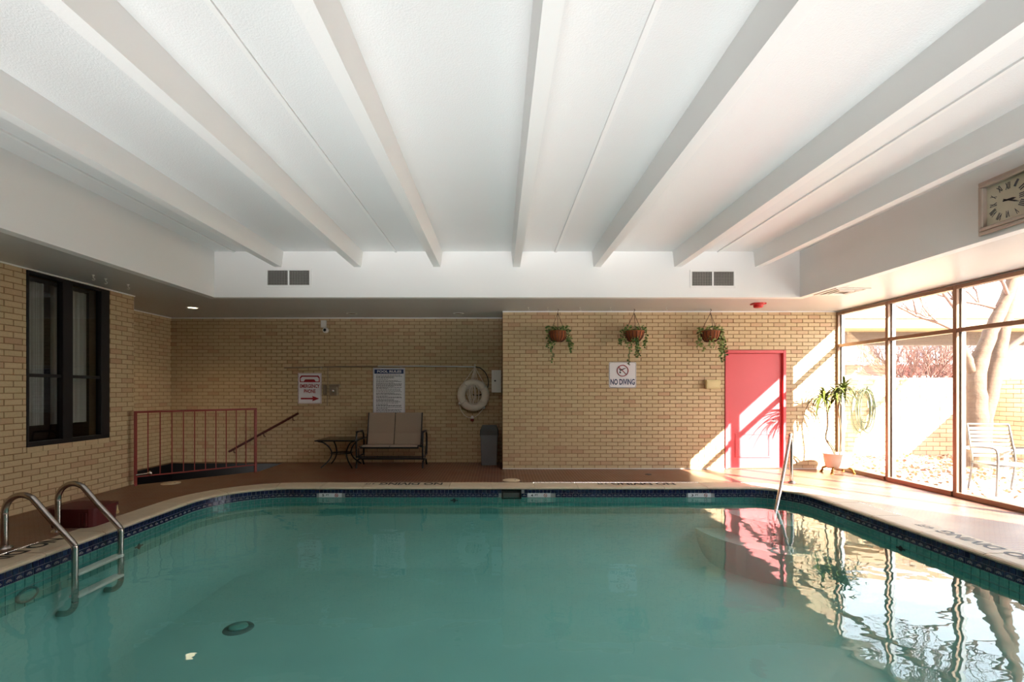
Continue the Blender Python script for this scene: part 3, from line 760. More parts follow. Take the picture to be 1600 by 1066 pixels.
# ------------------------------------------------------------------ red guard railing at the stairs
A = Vector((-5.38, 7.10, 0)); B = Vector((-4.20, 8.27, 0)); t_ = (B-A).normalized(); L = (B-A).length
gr = thing('guard_railing', A, 'red painted steel guard railing across the stair opening', 'railing', rz=math.atan2(t_.y, t_.x))
H = 1.075
for x in (0, L): MB().bbox((x-.019, -.019, 0), (x+.019, .019, H), .003).build('post', M['red_rail'], gr)
MB().bbox((-.019, -.022, H), (L+.019, .022, H+.03), .004).build('top_rail', M['red_rail'], gr)
MB().bbox((.019, -.012, .12), (L-.019, .012, .14), .003).build('bottom_rail', M['red_rail'], gr)
me_b = MB().bbox((-.0065, -.0065, .14), (.0065, .0065, H), .001).mesh('baluster', M['red_rail'])
for i in range(10): link('baluster', me_b, gr, (L*(i+1)/11, 0, 0))
mb = MB(); mb.lathe([(0, .03), (.03, .03), (.03, -.03), (0, -.03)], 14, 0, (.17, -.03, .17), Matrix.Rotation(PI/2, 4, 'X')); mb.tube([(.0, -.03, .16), (.17, -.03, .17)], .012, 8); mb.build('latch', M['steel'], gr)
# stair handrail on the alcove wall
wr = thing('stair_handrail', (-3.9, YR, .965), 'dark red wooden handrail sloping down the alcove wall', 'handrail')
a, b = Vector((0, -.075, 0)), Vector((-1.345, -.075, -.745))
MB().tube([a, b], .022, 10).build('rail', M['wood'], wr)
for f in (.08, .5, .93):
    p = a.lerp(b, f); MB().tube([p+Vector((0, 0, -.015)), p+Vector((0, .01, -.07)), (p.x, -.004, p.z-.085)], .008, 8).build('bracket', M['wood'], wr)

# ------------------------------------------------------------------ signs
def sign_board(name, x0, x1, z0, z1, y, lab, border, rad=.02):
    t = thing(name, ((x0+x1)/2, y, (z0+z1)/2), lab, 'sign'); w_, h_ = (x1-x0)/2, (z1-z0)/2
    def rr(w, h, r): return [(cx*(w-r)+r*math.cos(a), cy*(h-r)+r*math.sin(a)) for cx, cy, s in ((1,1,0),(-1,1,90),(-1,-1,180),(1,-1,270)) for a in [math.radians(s+q) for q in (0, 22.5, 45, 67.5, 90)]]
    m = XZ(0, 0, 0)
    MB().poly(rr(w_, h_, rad), .006, 0, m).build('board', M['sign'], t)
    mb = MB(); o_, i_ = rr(w_-.008, h_-.008, rad*.9), rr(w_-.013, h_-.013, rad*.8); k_ = len(o_)
    vs = [m @ Vector((p[0], p[1], .007)) for p in o_]+[m @ Vector((p[0], p[1], .007)) for p in i_]
    mb.add(vs, [(j, (j+1) % k_, k_+(j+1) % k_, k_+j) for j in range(k_)]); mb.build('border', border, t)
    return t, w_, h_, m
yb = YB-.008; yr = YR-.008
t, w_, h_, m = sign_board('no_diving_sign', 1.968, 2.458, 1.455, 1.92, yb, 'square white NO DIVING sign with red ring under the middle hanging basket', M['ink'], .03)
mb = MB(); text_mb(mb, 'NO DIVING', .105, .435, m @ Matrix.Translation((0, -.125, .007)), 0, 0); mb.build('lettering', M['sign_navy'], t)
mb = MB(); c = Vector((0, .075, .009)); rg = [m @ (c+Vector((.098*math.cos(a), .098*math.sin(a), 0))) for a in [2*PI*i/32 for i in range(32)]]
mb.tube(rg, .0075, 6, 0, closed=True); mb.tube([m @ (c+Vector((-.068, .068, 0))), m @ (c+Vector((.068, -.068, 0)))], .006, 6); mb.build('prohibition_ring', M['sign_red'], t)
mb = MB()
for pts in ([(-.06, -.03), (-.035, .0), (.03, .03), (.06, .045), (.055, .052), (.02, .044), (-.03, .022), (-.045, .005)], [(-.04, .0), (-.07, .035), (-.062, .042), (-.03, .015)], [(-.06, -.045), (-.035, -.045), (-.03, -.02), (-.055, -.018)]):
    mb.poly([(p[0], p[1]+.075) for p in pts], .0085, 0, m)
mb.build('diver_figure', M['black_ink'], t)
t, w_, h_, m = sign_board('emergency_phone_sign', -3.93, -3.47, 1.15, 1.75, yr, 'white sign reading EMERGENCY PHONE with red receiver and arrow', M['sign_red'], .012)
mb = MB(); text_mb(mb, 'EMERGENCY', .075, .385, m @ Matrix.Translation((0, .045, .007)), 0, 0); text_mb(mb, 'PHONE', .075, .225, m @ Matrix.Translation((0, -.055, .007)), 0, 0); mb.build('lettering', M['sign_red'], t)
mb = MB(); mb.poly([(-.175, -.185), (.06, -.185), (.05, -.150), (.185, -.200), (.05, -.250), (.06, -.215), (-.175, -.215)], .008, 0, m); mb.build('arrow', M['sign_red'], t)
mb = MB(); mb.poly([(-.195, .12), (-.195, .21), (-.165, .25), (.165, .25), (.195, .21), (.195, .12), (.12, .12), (.115, .12), (-.115, .12)], .0075, 0, m); mb.build('receiver_panel', M['sign_red'], t)
mb = MB(); mb.poly([(-.175, .135), (-.18, .19), (-.15, .225), (.15, .225), (.18, .19), (.175, .135), (.115, .135), (.09, .175), (-.09, .175), (-.115, .135)], .0088, 0, m); mb.build('receiver', M['sign'], t)
t, w_, h_, m = sign_board('pool_rules_sign', -2.465, -1.84, .93, 1.852, yr, 'tall white POOL RULES sign with navy heading above the glider bench', M['sign_navy'], .01)
mb = MB(); mb.poly([(-.285, .345), (.285, .345), (.285, .43), (-.285, .43)], .0075, 0, m); mb.build('heading_band', M['sign_navy'], t)
for wd_, x_ in (('POOL', -.125), ('RULES', .125)):
    mb = MB(); text_mb(mb, wd_, .048, .21 if x_ < 0 else .235, m @ Matrix.Translation((x_, .388, .0082)), 0, 0); mb.build('heading', M['sign'], t)
mb = MB(); rnd = random.Random(3)
z = .32; 
while z > -.42:
    x0_ = -.25; x1_ = rnd.choice([.24, .22, .1, -.02, .25, .18]); x = x0_
    while x < x1_:
        wd = rnd.uniform(.015, .05); mb.poly([(x, z-.0045), (min(x+wd, x1_), z-.0045), (min(x+wd, x1_), z+.0045), (x, z+.0045)], .0078, 0, m); x += wd+.009
    z -= rnd.choice([.017, .017, .026])
o = mb.build('small_print', M['ink'], t); o['kind'] = 'stuff'

# deck lettering, black, set in the coping and deck edge
def deck_text(txt, c, right, h, wdt, lab):
    r = Vector((right[0], right[1], 0)); u = Vector((-r.y, r.x, 0)); mb = MB()
    text_mb(mb, txt, h, wdt, frame_mtx((0, 0, 0), r, u), 0, .0025)
    o = mb.build('deck_lettering', M['black_ink'], None, (c[0], c[1], 0)); tag(o, lab, 'lettering', 'no diving lettering around the pool')
deck_text('NO DIVING', (-1.33, 7.24), (-1, 0), .17, .95, 'black NO DIVING lettering on the far coping below the glider bench')
deck_text('NO DIVING', (2.17, 7.24), (-1, 0), .17, .95, 'black NO DIVING lettering on the far coping below the NO DIVING sign')
deck_text('NO DIVING', (4.44, 4.38), (0, 1), .15, .90, 'black NO DIVING lettering on the window side coping')
deck_text('NO DIVING', (-4.20, 4.10), (0, -1), .16, .95, 'black NO DIVING lettering on the coping beside the ladder')
deck_text('4 FT', (-1.33-.62, 7.24), (-1, 0), .09, .16, 'small black depth figure on the far coping left of centre')
deck_text('3 FT', (2.17-.62, 7.24), (-1, 0), .09, .16, 'small black depth figure on the far coping right of centre')
deck_text('4 FT', (4.42, 4.98), (0, 1), .10, .16, 'small black depth figure on the window side coping')
def lid(x, y, r, lab):
    t = thing('skimmer_lid', (x, y, 0), lab, 'lid', 'round lids in the deck')
    MB().lathe([(0, .007), (r-.02, .007), (r-.012, .004), (r-.008, .008), (r, .007), (r, 0)], 30).build('cover', M['skylid'], t)
    MB().lathe([(0, .0095), (.012, .009), (.014, .007)], 12, 0, (r*.45, 0, 0)).build('finger_hole', M['darkgrey'], t)
lid(.19, 7.52, .135, 'round beige lid in the tiled deck behind the skimmer')
lid(-4.98, 7.28, .13, 'round beige lid in the deck at the foot of the red railing')
o = MB().lathe([(0, .004), (.03, .004), (.05, .006), (.055, 0)], 20).build('deck_drain', M['darkgrey'], None, (2.5, 8.05, 0)); tag(o, 'small dark round drain in the tiled deck near the sunlit wall', 'drain')

# ------------------------------------------------------------------ wall fittings
def wallbox(name, x0, x1, z0, z1, y, d, m, lab, cat):
    t = thing(name, ((x0+x1)/2, y, (z0+z1)/2), lab, cat); hw, hh = (x1-x0)/2, (z1-z0)/2
    MB().bbox((-hw, -d, -hh), (hw, 0, hh), .006).build('body', m, t); return t, hw, hh
t, hw, hh = wallbox('wall_sensor', 3.68, 3.93, 1.44, 1.60, YB-.006, .09, M['beige'], 'beige plastic box on the brick wall left of the red door', 'box')
MB().bbox((-hw+.02, -.096, -hh+.02), (hw-.02, -.088, hh-.02), .003).build('face_plate', M['beige'], t)
t, hw, hh = wallbox('first_aid_box', -.135, .035, 1.38, 1.79, YR-.006, .14, M['white'], 'white wall cabinet beside the life ring at the alcove edge', 'cabinet')
MB().bbox((-hw-.012, -.148, -hh-.012), (hw+.006, -.138, hh+.012), .004).build('cabinet_door', M['white'], t)
MB().lathe([(0, .012), (.014, .012), (.016, 0)], 12, 0, (-hw+.055, -.148, .01), Matrix.Rotation(PI/2, 4, 'X')).build('lock', M['darkgrey'], t)
t, hw, hh = wallbox('emergency_phone', -3.29, -3.14, 1.31, 1.52, YR-.006, .09, M['taupe'], 'small taupe emergency phone box on the wall between the two signs', 'phone')
MB().lathe([(0, .018), (.022, .016), (.034, .008), (.036, 0)], 16, 0, (-.01, -.09, -.015), Matrix.Rotation(PI/2, 4, 'X')).build('key_switch', M['steel'], t)
MB().bbox((-hw-.005, -.098, hh-.03), (hw+.03, 0, hh+.01), .005).build('hood', M['taupe'], t)
mb = MB(); mb.bbox((-.055, -.04, -.10), (.015, 0, .10), .018); o = mb.build('wall_plate', M['taupe'], None, (-3.38, YR-.006, 1.42)); tag(o, 'rounded taupe wall plate right of the red phone sign', 'plate')
o = MB().tube([(-3.35, YR-.012, 1.52), (-3.35, YR-.012, 1.86)], .006, 6).build('conduit', M['taupe']); tag(o, 'thin taupe conduit rising above the rounded wall plate', 'conduit')
o = MB().tube([(-3.36, YR-.012, 1.32), (-3.36, YR-.012, 1.10)], .006, 6).build('conduit', M['taupe']); tag(o, 'thin taupe conduit dropping below the rounded wall plate', 'conduit')
# security camera
t = thing('security_camera', (-3.42, YR-.006, 2.70), 'white security camera high on the alcove wall', 'camera')
MB().bbox((-.05, -.05, -.065), (.05, 0, .075), .006).build('junction_box', M['white'], t)
mb = MB(); mb.tube([(.03, -.02, -.06), (.05, -.06, -.10)], .018, 10); mb.build('arm', M['white'], t)
mb = MB(); mb.lathe([(0, -.055), (.03, -.05), (.055, -.02), (.058, .01), (.045, .045), (.03, .055), (.028, .048)], 20, 0, (.06, -.09, -.125), Matrix.Rotation(PI/2, 4, 'X')); mb.build('camera_housing', M['white'], t)
MB().lathe([(0, .058), (.02, .056), (.029, .05)], 16, 0, (.06, -.09, -.125), Matrix.Rotation(PI/2, 4, 'X')).build('lens', M['rubber'], t)
# fire strobe
t = thing('fire_alarm', (4.22, 7.82, CEIL), 'red fire alarm strobe on the soffit above the red door', 'alarm')
MB().lathe([(.10, 0), (.10, -.018), (.085, -.022)], 24).bbox((-.10, -.07, -.022), (.10, .07, 0), .004).build('base', M['red_strobe'], t)
MB().lathe([(.075, -.02), (.072, -.06), (.06, -.07), (0, -.072)], 24).build('horn', M['red_strobe'], t)
# ceiling hooks
def hook(x, y, lab):
    mb = MB(); mb.lathe([(0, -.008), (.014, -.008), (.016, 0)], 12)
    mb.tube(catmull([(0, 0, -.006), (0, 0, -.03), (.014, 0, -.042), (.018, 0, -.055), (.004, 0, -.068), (-.012, 0, -.06)], 4), .0035, 6)
    o = mb.build('ceiling_hook', M['white'], None, (x, y, CEIL)); tag(o, lab, 'hook', 'white hooks in the soffit')
hook(-4.99, 5.9, 'white ceiling hook above the black window, first of three'); hook(-5.0, 6.1, 'white ceiling hook above the black window, middle of three'); hook(-4.97, 6.43, 'white ceiling hook above the pillar, last of three')
for x, s_ in ((.50, 'nearest the alcove corner'), (1.38, 'right of the first basket'), (1.9, 'midway between first and second baskets'), (2.85, 'right of the middle basket'), (.83, 'left of the first basket')): hook(x, 8.2, 'small white ceiling hook '+s_)

# ------------------------------------------------------------------ rescue pole, life ring
rp_ = thing('rescue_pole', (-.46, YR-.05, 1.87), 'long rescue pole with black crook hung across the alcove wall', 'pole')
MB().tube([(-3.73, .02, -.02), (-2.2, 0, .01), (-1.1, 0, .012), (0, 0, 0)], .012, 8).build('pole', M['taupe'], rp_)
MB().tube([(-1.9, -.001, .0105), (-1.1, -.001, .0125), (0, -.001, 0)], .0135, 8).build('aluminium_section', M['alu'], rp_)
MB().tube(catmull([(0, 0, 0), (.10, -.02, -.03), (.20, -.03, -.13), (.25, -.035, -.28), (.23, -.04, -.42), (.13, -.06, -.53), (.0, -.10, -.555), (-.06, -.10, -.53)], 6), .009, 8).build('crook', M['rubber'], rp_)
for x in (-3.0, -1.45, -.02):
    MB().tube([(x, .038, -.035), (x, -.0, -.03), (x, -.022, -.005)], .006, 6).build('bracket', M['alu'], rp_)
lr = thing('life_ring', (-.50, YR-.10, 1.315), 'white ring buoy with rope hanging on the alcove wall', 'life ring')
R0, r0 = .235, .078
mb = MB(); pts = [(R0*math.cos(2*PI*i/40), 0, R0*math.sin(2*PI*i/40)) for i in range(40)]; mb.tube(pts, r0, 14, closed=True); mb.build('ring', M['foam'], lr)
for a in (35, 125, 215, 325):
    a = math.radians(a); c_ = Vector((R0*math.cos(a), 0, R0*math.sin(a))); rd = Vector((math.cos(a), 0, math.sin(a))); rot = [c_+(rd*math.cos(q)+Vector((0, 1, 0))*math.sin(q))*(r0+.003) for q in [2*PI*i/16 for i in range(16)]]
    MB().tube(rot, .008, 6, closed=True).build('band', M['rope'], lr)
top = Vector((.03, 0, .545))
mb = MB()
for dx in (-.19, -.06, -.03, .0, .04, .09, .22):
    zz = math.sqrt(max(.0, .30**2-dx**2)) if abs(dx) > .15 else .24
    mb.tube([top, (dx, -.06, zz), (dx*1.1, -.085, zz-.05)], .0075, 6)
for i in range(9):
    a0 = random.uniform(-.12, .12); mb.tube(catmull([(a0*.3, -.05, .22), (a0, -.09, .05+random.uniform(-.04, .04)), (a0*.7+random.uniform(-.04, .04), -.08, -.12), (a0*.5, -.09, -.17)], 4), .0075, 6)
mb.build('rope', M['rope'], lr)
mb = MB(); mb.tube(catmull([(-.27, -.03, -.14), (-.24, -.03, -.28), (-.15, -.03, -.40), (-.03, -.03, -.44)], 5), .0075, 6); mb.tube(catmull([(.21, -.03, -.22), (.16, -.03, -.30), (.06, -.03, -.40), (-.02, -.03, -.44)], 5), .0075, 6); mb.build('grab_line', M['rope'], lr)
mb = MB(); mb.tube([top+Vector((0, 0, -.06)), top+Vector((0, 0, .06))], .008, 8); mb.build('hanger', M['white'], lr)
for p in ((-.265, -.03, -.16), (.205, -.03, -.235)): MB().lathe([(0, .03), (.02, .024), (.026, 0), (.02, -.024), (0, -.03)], 12, 0, p).build('float', M['white'], lr)
MB().lathe([(0, .04), (.022, .034), (.028, 0), (.028, -.02)], 14, 0, (-.02, -.03, -.43)).build('float', M['white'], lr)
o = MB().lathe([(.028, -.02), (.034, -.03), (.034, -.06), (.02, -.075), (0, -.078)], 14, 0, (-.02, -.03, -.43)).build('float', M['orange'], lr); o['label'] = 'red float cap'

# ------------------------------------------------------------------ bin
t = thing('trash_can', (-.19, 9.17, 0), 'grey plastic bin with domed lid in the alcove corner', 'bin')
def taper(mb, z0, z1, w0, w1, d0, d1, mi=0, bev=.015):
    def rr(w, d): return [(sx*(w-bev), -d) if False else None for sx in ()] or [(w-bev, -d), (w, -d+bev), (w, d-bev), (w-bev, d), (-w+bev, d), (-w, d-bev), (-w, -d+bev), (-w+bev, -d)]
    a = [(x, y, z0) for x, y in rr(w0, d0)]; b = [(x, y, z1) for x, y in rr(w1, d1)]
    mb.add(a+b, [(i, (i+1) % 8, 8+(i+1) % 8, 8+i) for i in range(8)]+[tuple(range(8))[::-1], tuple(range(8, 16))], mi)
mb = MB(); taper(mb, 0, .54, .148, .165, .12, .135); taper(mb, .54, .565, .174, .174, .144, .144); mb.build('bin_body', M['grey'], t)
mb = MB(); taper(mb, .566, .66, .178, .17, .148, .14); taper(mb, .66, .745, .17, .135, .14, .09); mb.build('lid', M['darkgrey'], t)
MB().box((-.11, -.147, .60), (.11, -.140, .65)).build('swing_flap', M['darkgrey'], t)

# ------------------------------------------------------------------ glider bench
t = thing('glider_bench', (-1.985, 8.95, 0), 'two seat metal glider bench with taupe sling seats under the POOL RULES sign', 'bench')
def sling(mb, x0, x1, prof, th=.012):
    vs = []; k_ = len(prof)
    for x in (x0, x1):
        for (y, z) in prof: vs.append((x, y, z))
    for x in (x0, x1):
        for (y, z) in prof: vs.append((x, y+th*.4, z-th))
    fs = [(i, k_+i, k_+i+1, i+1) for i in range(k_-1)]+[(2*k_+i, 2*k_+i+1, 3*k_+i+1, 3*k_+i) for i in range(k_-1)]
    fs += [(i, i+1, 2*k_+i+1, 2*k_+i) for i in range(k_-1)]+[(k_+i, 3*k_+i, 3*k_+i+1, k_+i+1) for i in range(k_-1)]+[(0, 2*k_, 3*k_, k_), (k_-1, 2*k_-1, 4*k_-1, 3*k_-1)]
    mb.add(vs, fs, 0, False)
seatp = [(-.27, .385), (-.25, .41), (-.1, .405), (.10, .39)]; backp = [(.10, .40), (.16, .60), (.20, .78), (.245, .985)]
for x0_, x1_ in ((-.50, -.008), (.008, .50)):
    mb = MB(); sling(mb, x0_, x1_, seatp); mb.build('seat', M['sling'], t)
    mb = MB(); sling(mb, x0_, x1_, backp); mb.build('backrest', M['sling'], t)
mb = MB()
for x in (-.51, 0, .51): mb.tube([(x, p[0], p[1]-.008) for p in seatp[:-1]]+[(x, .11, .385)]+[(x, p[0], p[1]) for p in backp], .011 if x else .006, 8)
mb.tube([(-.51, .262, .972), (.51, .262, .972)], .011, 8); mb.tube([(-.53, -.27, .372), (.53, -.27, .372)], .016, 8); mb.tube([(-.53, .10, .365), (.53, .10, .365)], .014, 8)
mb.build('seat_frame', M['black'], t)
for s_ in (-1, 1):
    x = s_*.60
    MB().tube(catmull([(x, -.26, .20), (x, -.27, .45), (x, -.25, .62), (x, -.18, .655), (x, .05, .645), (x, .18, .60), (x, .22, .40), (x, .20, .20)], 5), .016, 8).bbox((x-.026, -.24, .642), (x+.026, .10, .668), .008).build('armrest', M['black'], t)
    MB().tube([(x, -.27, .0), (x, -.24, .12), (x, -.05, .15), (x, .12, .12), (x, .22, 0)], .016, 8).tube([(x, -.26, .20), (x, .20, .20)], .014, 8).build('leg', M['black'], t)
    for yy in (-.20, .15):
        MB().tube([(x-.02*s_, yy, .355), (x-.02*s_, yy+.02, .14)], .008, 6).build('glider_arm', M['black'], t)
mb = MB(); mb.tube([(-.60, -.12, .15), (.60, -.12, .15)], .013, 8); mb.tube([(-.60, .12, .12), (.60, .12, .12)], .013, 8); mb.tube([(-.60, -.26, .205), (.60, -.26, .205)], .012, 8)
mb.tube([(-.6, -.1, .37), (-.53, -.1, .37)], .01, 6); mb.tube([(.6, -.1, .37), (.53, -.1, .37)], .01, 6)
mb.build('stretcher', M['black'], t)

# ------------------------------------------------------------------ side table
t = thing('side_table', (-2.93, 8.92, 0), 'low dark metal side table with curved legs left of the glider bench', 'table')
mb = MB(); mb.bbox((-.37, -.36, .495), (.37, .36, .515), .006); mb.build('table_rim', M['black'], t)
MB().bbox((-.34, -.33, .512), (.34, .33, .520), .003).build('table_top', M['tableglass'], t)
for sx in (-1, 1):
    for sy in (-1, 1):
        d_ = Vector((sx*.7071, sy*.7071, 0))
        MB().tube(catmull([d_*.45+Vector((0, 0, .495)), d_*.34+Vector((0, 0, .46)), d_*.23+Vector((0, 0, .36)), d_*.19+Vector((0, 0, .24)), d_*.26+Vector((0, 0, .12)), d_*.40+Vector((0, 0, .012))], 5), .013, 8).build('leg', M['black'], t)
rg = [(.19*math.cos(2*PI*i/24), .19*math.sin(2*PI*i/24), .25) for i in range(24)]
MB().tube(rg, .009, 6, closed=True).tube([(-.19, 0, .25), (.19, 0, .25)], .008, 6).build('stretcher_ring', M['black'], t)

# ------------------------------------------------------------------ red box and tube by the ladder
t = thing('storage_box', (-4.41, 5.10, 0), 'dark red plastic box on the deck behind the pool ladder', 'box')
def rrp(w, d, r): return [(cx*(w-r)+r*math.cos(a), cy*(d-r)+r*math.sin(a)) for cx, cy, s in ((1,1,0),(-1,1,90),(-1,-1,180),(1,-1,270)) for a in [math.radians(s+q) for q in (0, 30, 60, 90)]]
mb = MB(); a = rrp(.225, .18, .07); b = rrp(.237, .19, .07); k_ = len(a)
mb.add([(x, y, .002) for x, y in a]+[(x, y, .165) for x, y in b], [(i, (i+1) % k_, k_+(i+1) % k_, k_+i) for i in range(k_)]+[tuple(range(k_))[::-1], tuple(range(k_, 2*k_))], 0)
mb.build('box_body', M['maroon'], t)
MB().poly(rrp(.247, .20, .075), .03, 0, Matrix.Translation((0, 0, .165))).build('lid', M['maroon'], t)
for x in (.12, .15, .18): MB().bbox((x-.008, -.198, .02), (x+.008, -.175, .155), .003).build('rib', M['maroon'], t)
o = MB().tube(catmull([(-4.62, 5.60, .05), (-4.57, 5.64, .10), (-4.50, 5.62, .085), (-4.42, 5.54, .04), (-4.36, 5.48, .022)], 6), .019, 10).build('vacuum_tube', M['beige']); tag(o, 'short curled beige tube lying by the red box', 'tube')

# ------------------------------------------------------------------ clock on the right fascia (faces -X)
t = thing('wall_clock', (WX1, 4.31, 3.125), 'square silver framed wall clock with roman numerals on the right fascia', 'clock')
m = frame_mtx((0, 0, 0), (0, -1, 0), (0, 0, 1))     # local z -> -X
def framed(mb, h, w_, z0, z1):
    for a, b in (((-h, -h), (h, -h+w_)), ((-h, h-w_), (h, h)), ((-h, -h+w_), (-h+w_, h-w_)), ((h-w_, -h+w_), (h, h-w_))): mb.bbox((a[0], a[1], z0), (b[0], b[1], z1), .006, 0, m)
mb = MB(); framed(mb, .25, .035, 0, .035); mb.build('clock_frame', M['clock'], t)
mb = MB(); framed(mb, .216, .03, 0, .055); mb.build('inner_moulding', M['clock'], t)
MB().box((-.19, -.19, .0), (.19, .19, .012), 0, m).build('dial', M['dial'], t)
for i, nm in enumerate(['XII', 'I', 'II', 'III', 'IIII', 'V', 'VI', 'VII', 'VIII', 'IX', 'X', 'XI']):
    a = PI/2-i*PI/6; f = min(1/abs(math.cos(a)) if abs(math.cos(a)) > .01 else 9, 1/abs(math.sin(a)) if abs(math.sin(a)) > .01 else 9); rr_ = .126*min(f, 1.14)
    mt = m @ Matrix.Translation((rr_*math.cos(a), rr_*math.sin(a), .0)) @ Matrix.Rotation(a-PI/2, 4, 'Z')
    mb = MB(); text_mb(mb, nm, .062, .012+.010*len(nm), mt, 0, .0135); mb.build('numeral', M['ink'], t)
for ang, ln, wd, nm in ((-5, .075, .010, 'hour_hand'), (-27, .115, .006, 'minute_hand')):
    mt = m @ Matrix.Translation((0, 0, .016)) @ Matrix.Rotation(math.radians(ang), 4, 'Z'); mb = MB(); mb.poly([(-.04, -wd*.6), (ln*.6, -wd), (ln, 0), (ln*.6, wd), (-.04, wd*.6)], .002, 0, mt); mb.build(nm, M['black_ink'], t)

# ------------------------------------------------------------------ hanging baskets
def leafquad(mb, p, d, size, mi):
    d = d.normalized(); s = d.cross(Vector((random.uniform(-1, 1), random.uniform(-1, 1), random.uniform(.2, 1)))).normalized()
    nn = d.cross(s)
    mb.add([p, p+d*size*.45+s*size*.42, p+d*size+nn*size*.1, p+d*size*.45-s*size*.42, p+d*size*.5-nn*size*.08], [(0, 4, 1), (4, 2, 1), (0, 3, 4), (4, 3, 2)], mi)
def basket(x, lab, hw, vines, seed, pale):
    random.seed(seed); y = 8.36
    t = thing('hanging_basket', (x, y, 2.40), lab, 'plant', 'ivy baskets hanging from the soffit')
    zr = .12
    mb = MB(); pr_ = [(.06, -.14), (.10, -.12), (.145, -.06), (hw, .02), (hw+.012, .035), (hw, .045), (hw-.02, .03), (.10, .02), (0, .03)]
    mb.lathe(pr_, 22, 0); mb.lathe([(0, -.14), (.06, -.14)], 22); mb.build('bowl', M['basket'], t)
    mb = MB()
    for i in range(16):
        a = 2*PI*i/16; c_, s_ = math.cos(a), math.sin(a)
        mb.tube([(.06*c_, .06*s_, -.145), (.105*c_, .105*s_, -.125), (.152*c_, .152*s_, -.06), ((hw+.008)*c_, (hw+.008)*s_, .03)], .005, 5)
    mb.build('wire_frame', M['wire'], t)
    for i in range(3):
        a = 2*PI*i/3+.4; MB().tube([(hw*math.cos(a), hw*math.sin(a), .035), (0, 0, .36)], .004, 5).build('hanging_wire', M['wire'], t)
    MB().tube(catmull([(0, 0, .35), (0, 0, .385), (.015, 0, .405), (0, 0, .43)], 4), .004, 6).build('hook', M['wire'], t)
    mb = MB(); st_ = MB()
    for i in range(90):
        a = random.uniform(0, 2*PI); r = random.uniform(.02, hw+.03); p = Vector((r*math.cos(a), r*math.sin(a), random.uniform(.03, .13)))
        leafquad(mb, p, Vector((math.cos(a), math.sin(a), random.uniform(-.6, .8))), random.uniform(.035, .06), 1 if random.random() < pale else 0)
    for (a, r, ln, side) in vines:
        a = math.radians(a); p = Vector((.10*math.cos(a), .08*math.sin(a), .05)); q = Vector((r*math.cos(a), .12*math.sin(a), .03)); pts = [p, q+Vector((0, 0, .03))]
        z = .0; xx = q.x
        while z > -ln:
            z -= .06; xx += random.uniform(-.02, .02)+side*.06; pts.append(Vector((xx, q.y+random.uniform(-.015, .015), z)))
        cp = catmull(pts, 3); st_.tube(cp, .0025, 4)
        for c_ in cp:
            for _ in range(2): leafquad(mb, c_, Vector((random.uniform(-1, 1), random.uniform(-1, 1), random.uniform(-.8, .4))), random.uniform(.03, .055), 1 if random.random() < pale else 0)
    o = mb.build('foliage', [M['leaf'], M['leaf2']], t); o['kind'] = 'stuff'
    st_.build('vine', M['stem'], t)
v1 = [(-20, .17, .22, .3), (0, .2, .25, .1), (20, .19, .22, .2), (-40, .16, .2, .5), (185, .15, .2, -.1), (170, .16, .16, .1), (200, .10, .46, .02), (205, .09, .18, 0)]
basket(1.02, 'hanging ivy basket nearest the alcove corner with a thin trailing vine', .145, v1, 11, .25)
v2 = [(-20, .20, .16, .1), (0, .2, .2, 0), (180, .22, .14, -.1), (200, .2, .22, .1), (260, .1, .42, .05), (280, .1, .40, -.1), (250, .10, .36, .15), (240, .12, .52, -.15), (300, .12, .3, .05), (160, .18, .12, -.2)]
basket(2.35, 'hanging ivy basket directly above the NO DIVING sign', .165, v2, 12, .35)
v3 = [(-20, .2, .25, .2), (0, .22, .35, .05), (10, .21, .45, .1), (-35, .2, .45, .05), (-50, .18, .38, .1), (20, .2, .3, .1), (180, .2, .2, -.1), (195, .18, .26, .1), (230, .12, .22, 0), (280, .1, .2, 0), (165, .18, .16, 0)]
basket(3.68, 'full pale ivy basket hanging beside the red door', .16, v3, 13, .65)

# ------------------------------------------------------------------ dracaena in a claw foot tub planter
random.seed(21)
t = thing('tub_planter', (5.78, 8.20, 0), 'small white claw foot tub planter in the window corner', 'planter')
mb = MB(); prof = [(.0, .08), (.16, .085), (.19, .12), (.215, .22), (.225, .31), (.245, .325), (.245, .34), (.215, .335), (.20, .30), (0, .29)]
Sx = Matrix.Diagonal((1.0, .72, 1, 1)); mb.lathe(prof, 28, 0, (0, 0, 0), Sx); mb.build('tub', M['tub'], t)
MB().lathe([(.20, .301), (0, .305)], 28, 0, (0, 0, 0), Sx).build('soil', M['basket'], t)
for sx in (-1, 1):
    for sy in (-1, 1):
        mb = MB(); mb.tube(catmull([(sx*.13, sy*.09, .10), (sx*.17, sy*.12, .075), (sx*.175, sy*.125, .04), (sx*.19, sy*.135, .018)], 4), [.018]*4*3+[.022], 8); mb.lathe([(0, .022), (.02, .018), (.026, .0)], 10, 0, (sx*.19, sy*.135, .0)); mb.build('claw_foot', M['brass'], t)
pt = thing('dracaena_plant', (5.78, 8.20, .307), 'tall dracaena with spiky yellow green crowns growing in the tub planter', 'plant')
crowns = []
def stemline(pts, r): 
    MB().tube(catmull(pts, 5), r, 7).build('stem', M['stem'], pt); return Vector(pts[-1])
c1 = stemline([(-.05, 0, 0), (-.10, 0, .12), (-.20, 0, .28), (-.17, 0, .50), (-.18, 0, .78), (-.24, -.02, 1.0)], .011)
stemline([(-.02, .02, 0), (-.06, .02, .12), (-.17, 0, .25)], .008)
c2 = stemline([(.02, -.02, 0), (.05, -.02, .3), (.03, -.02, .55), (.0, -.02, .78), (.02, -.04, .98), (.07, -.06, 1.14)], .010)
c3 = stemline([(-.18, 0, .78), (-.10, -.04, .92), (-.06, -.06, 1.02)], .009)
lm = []
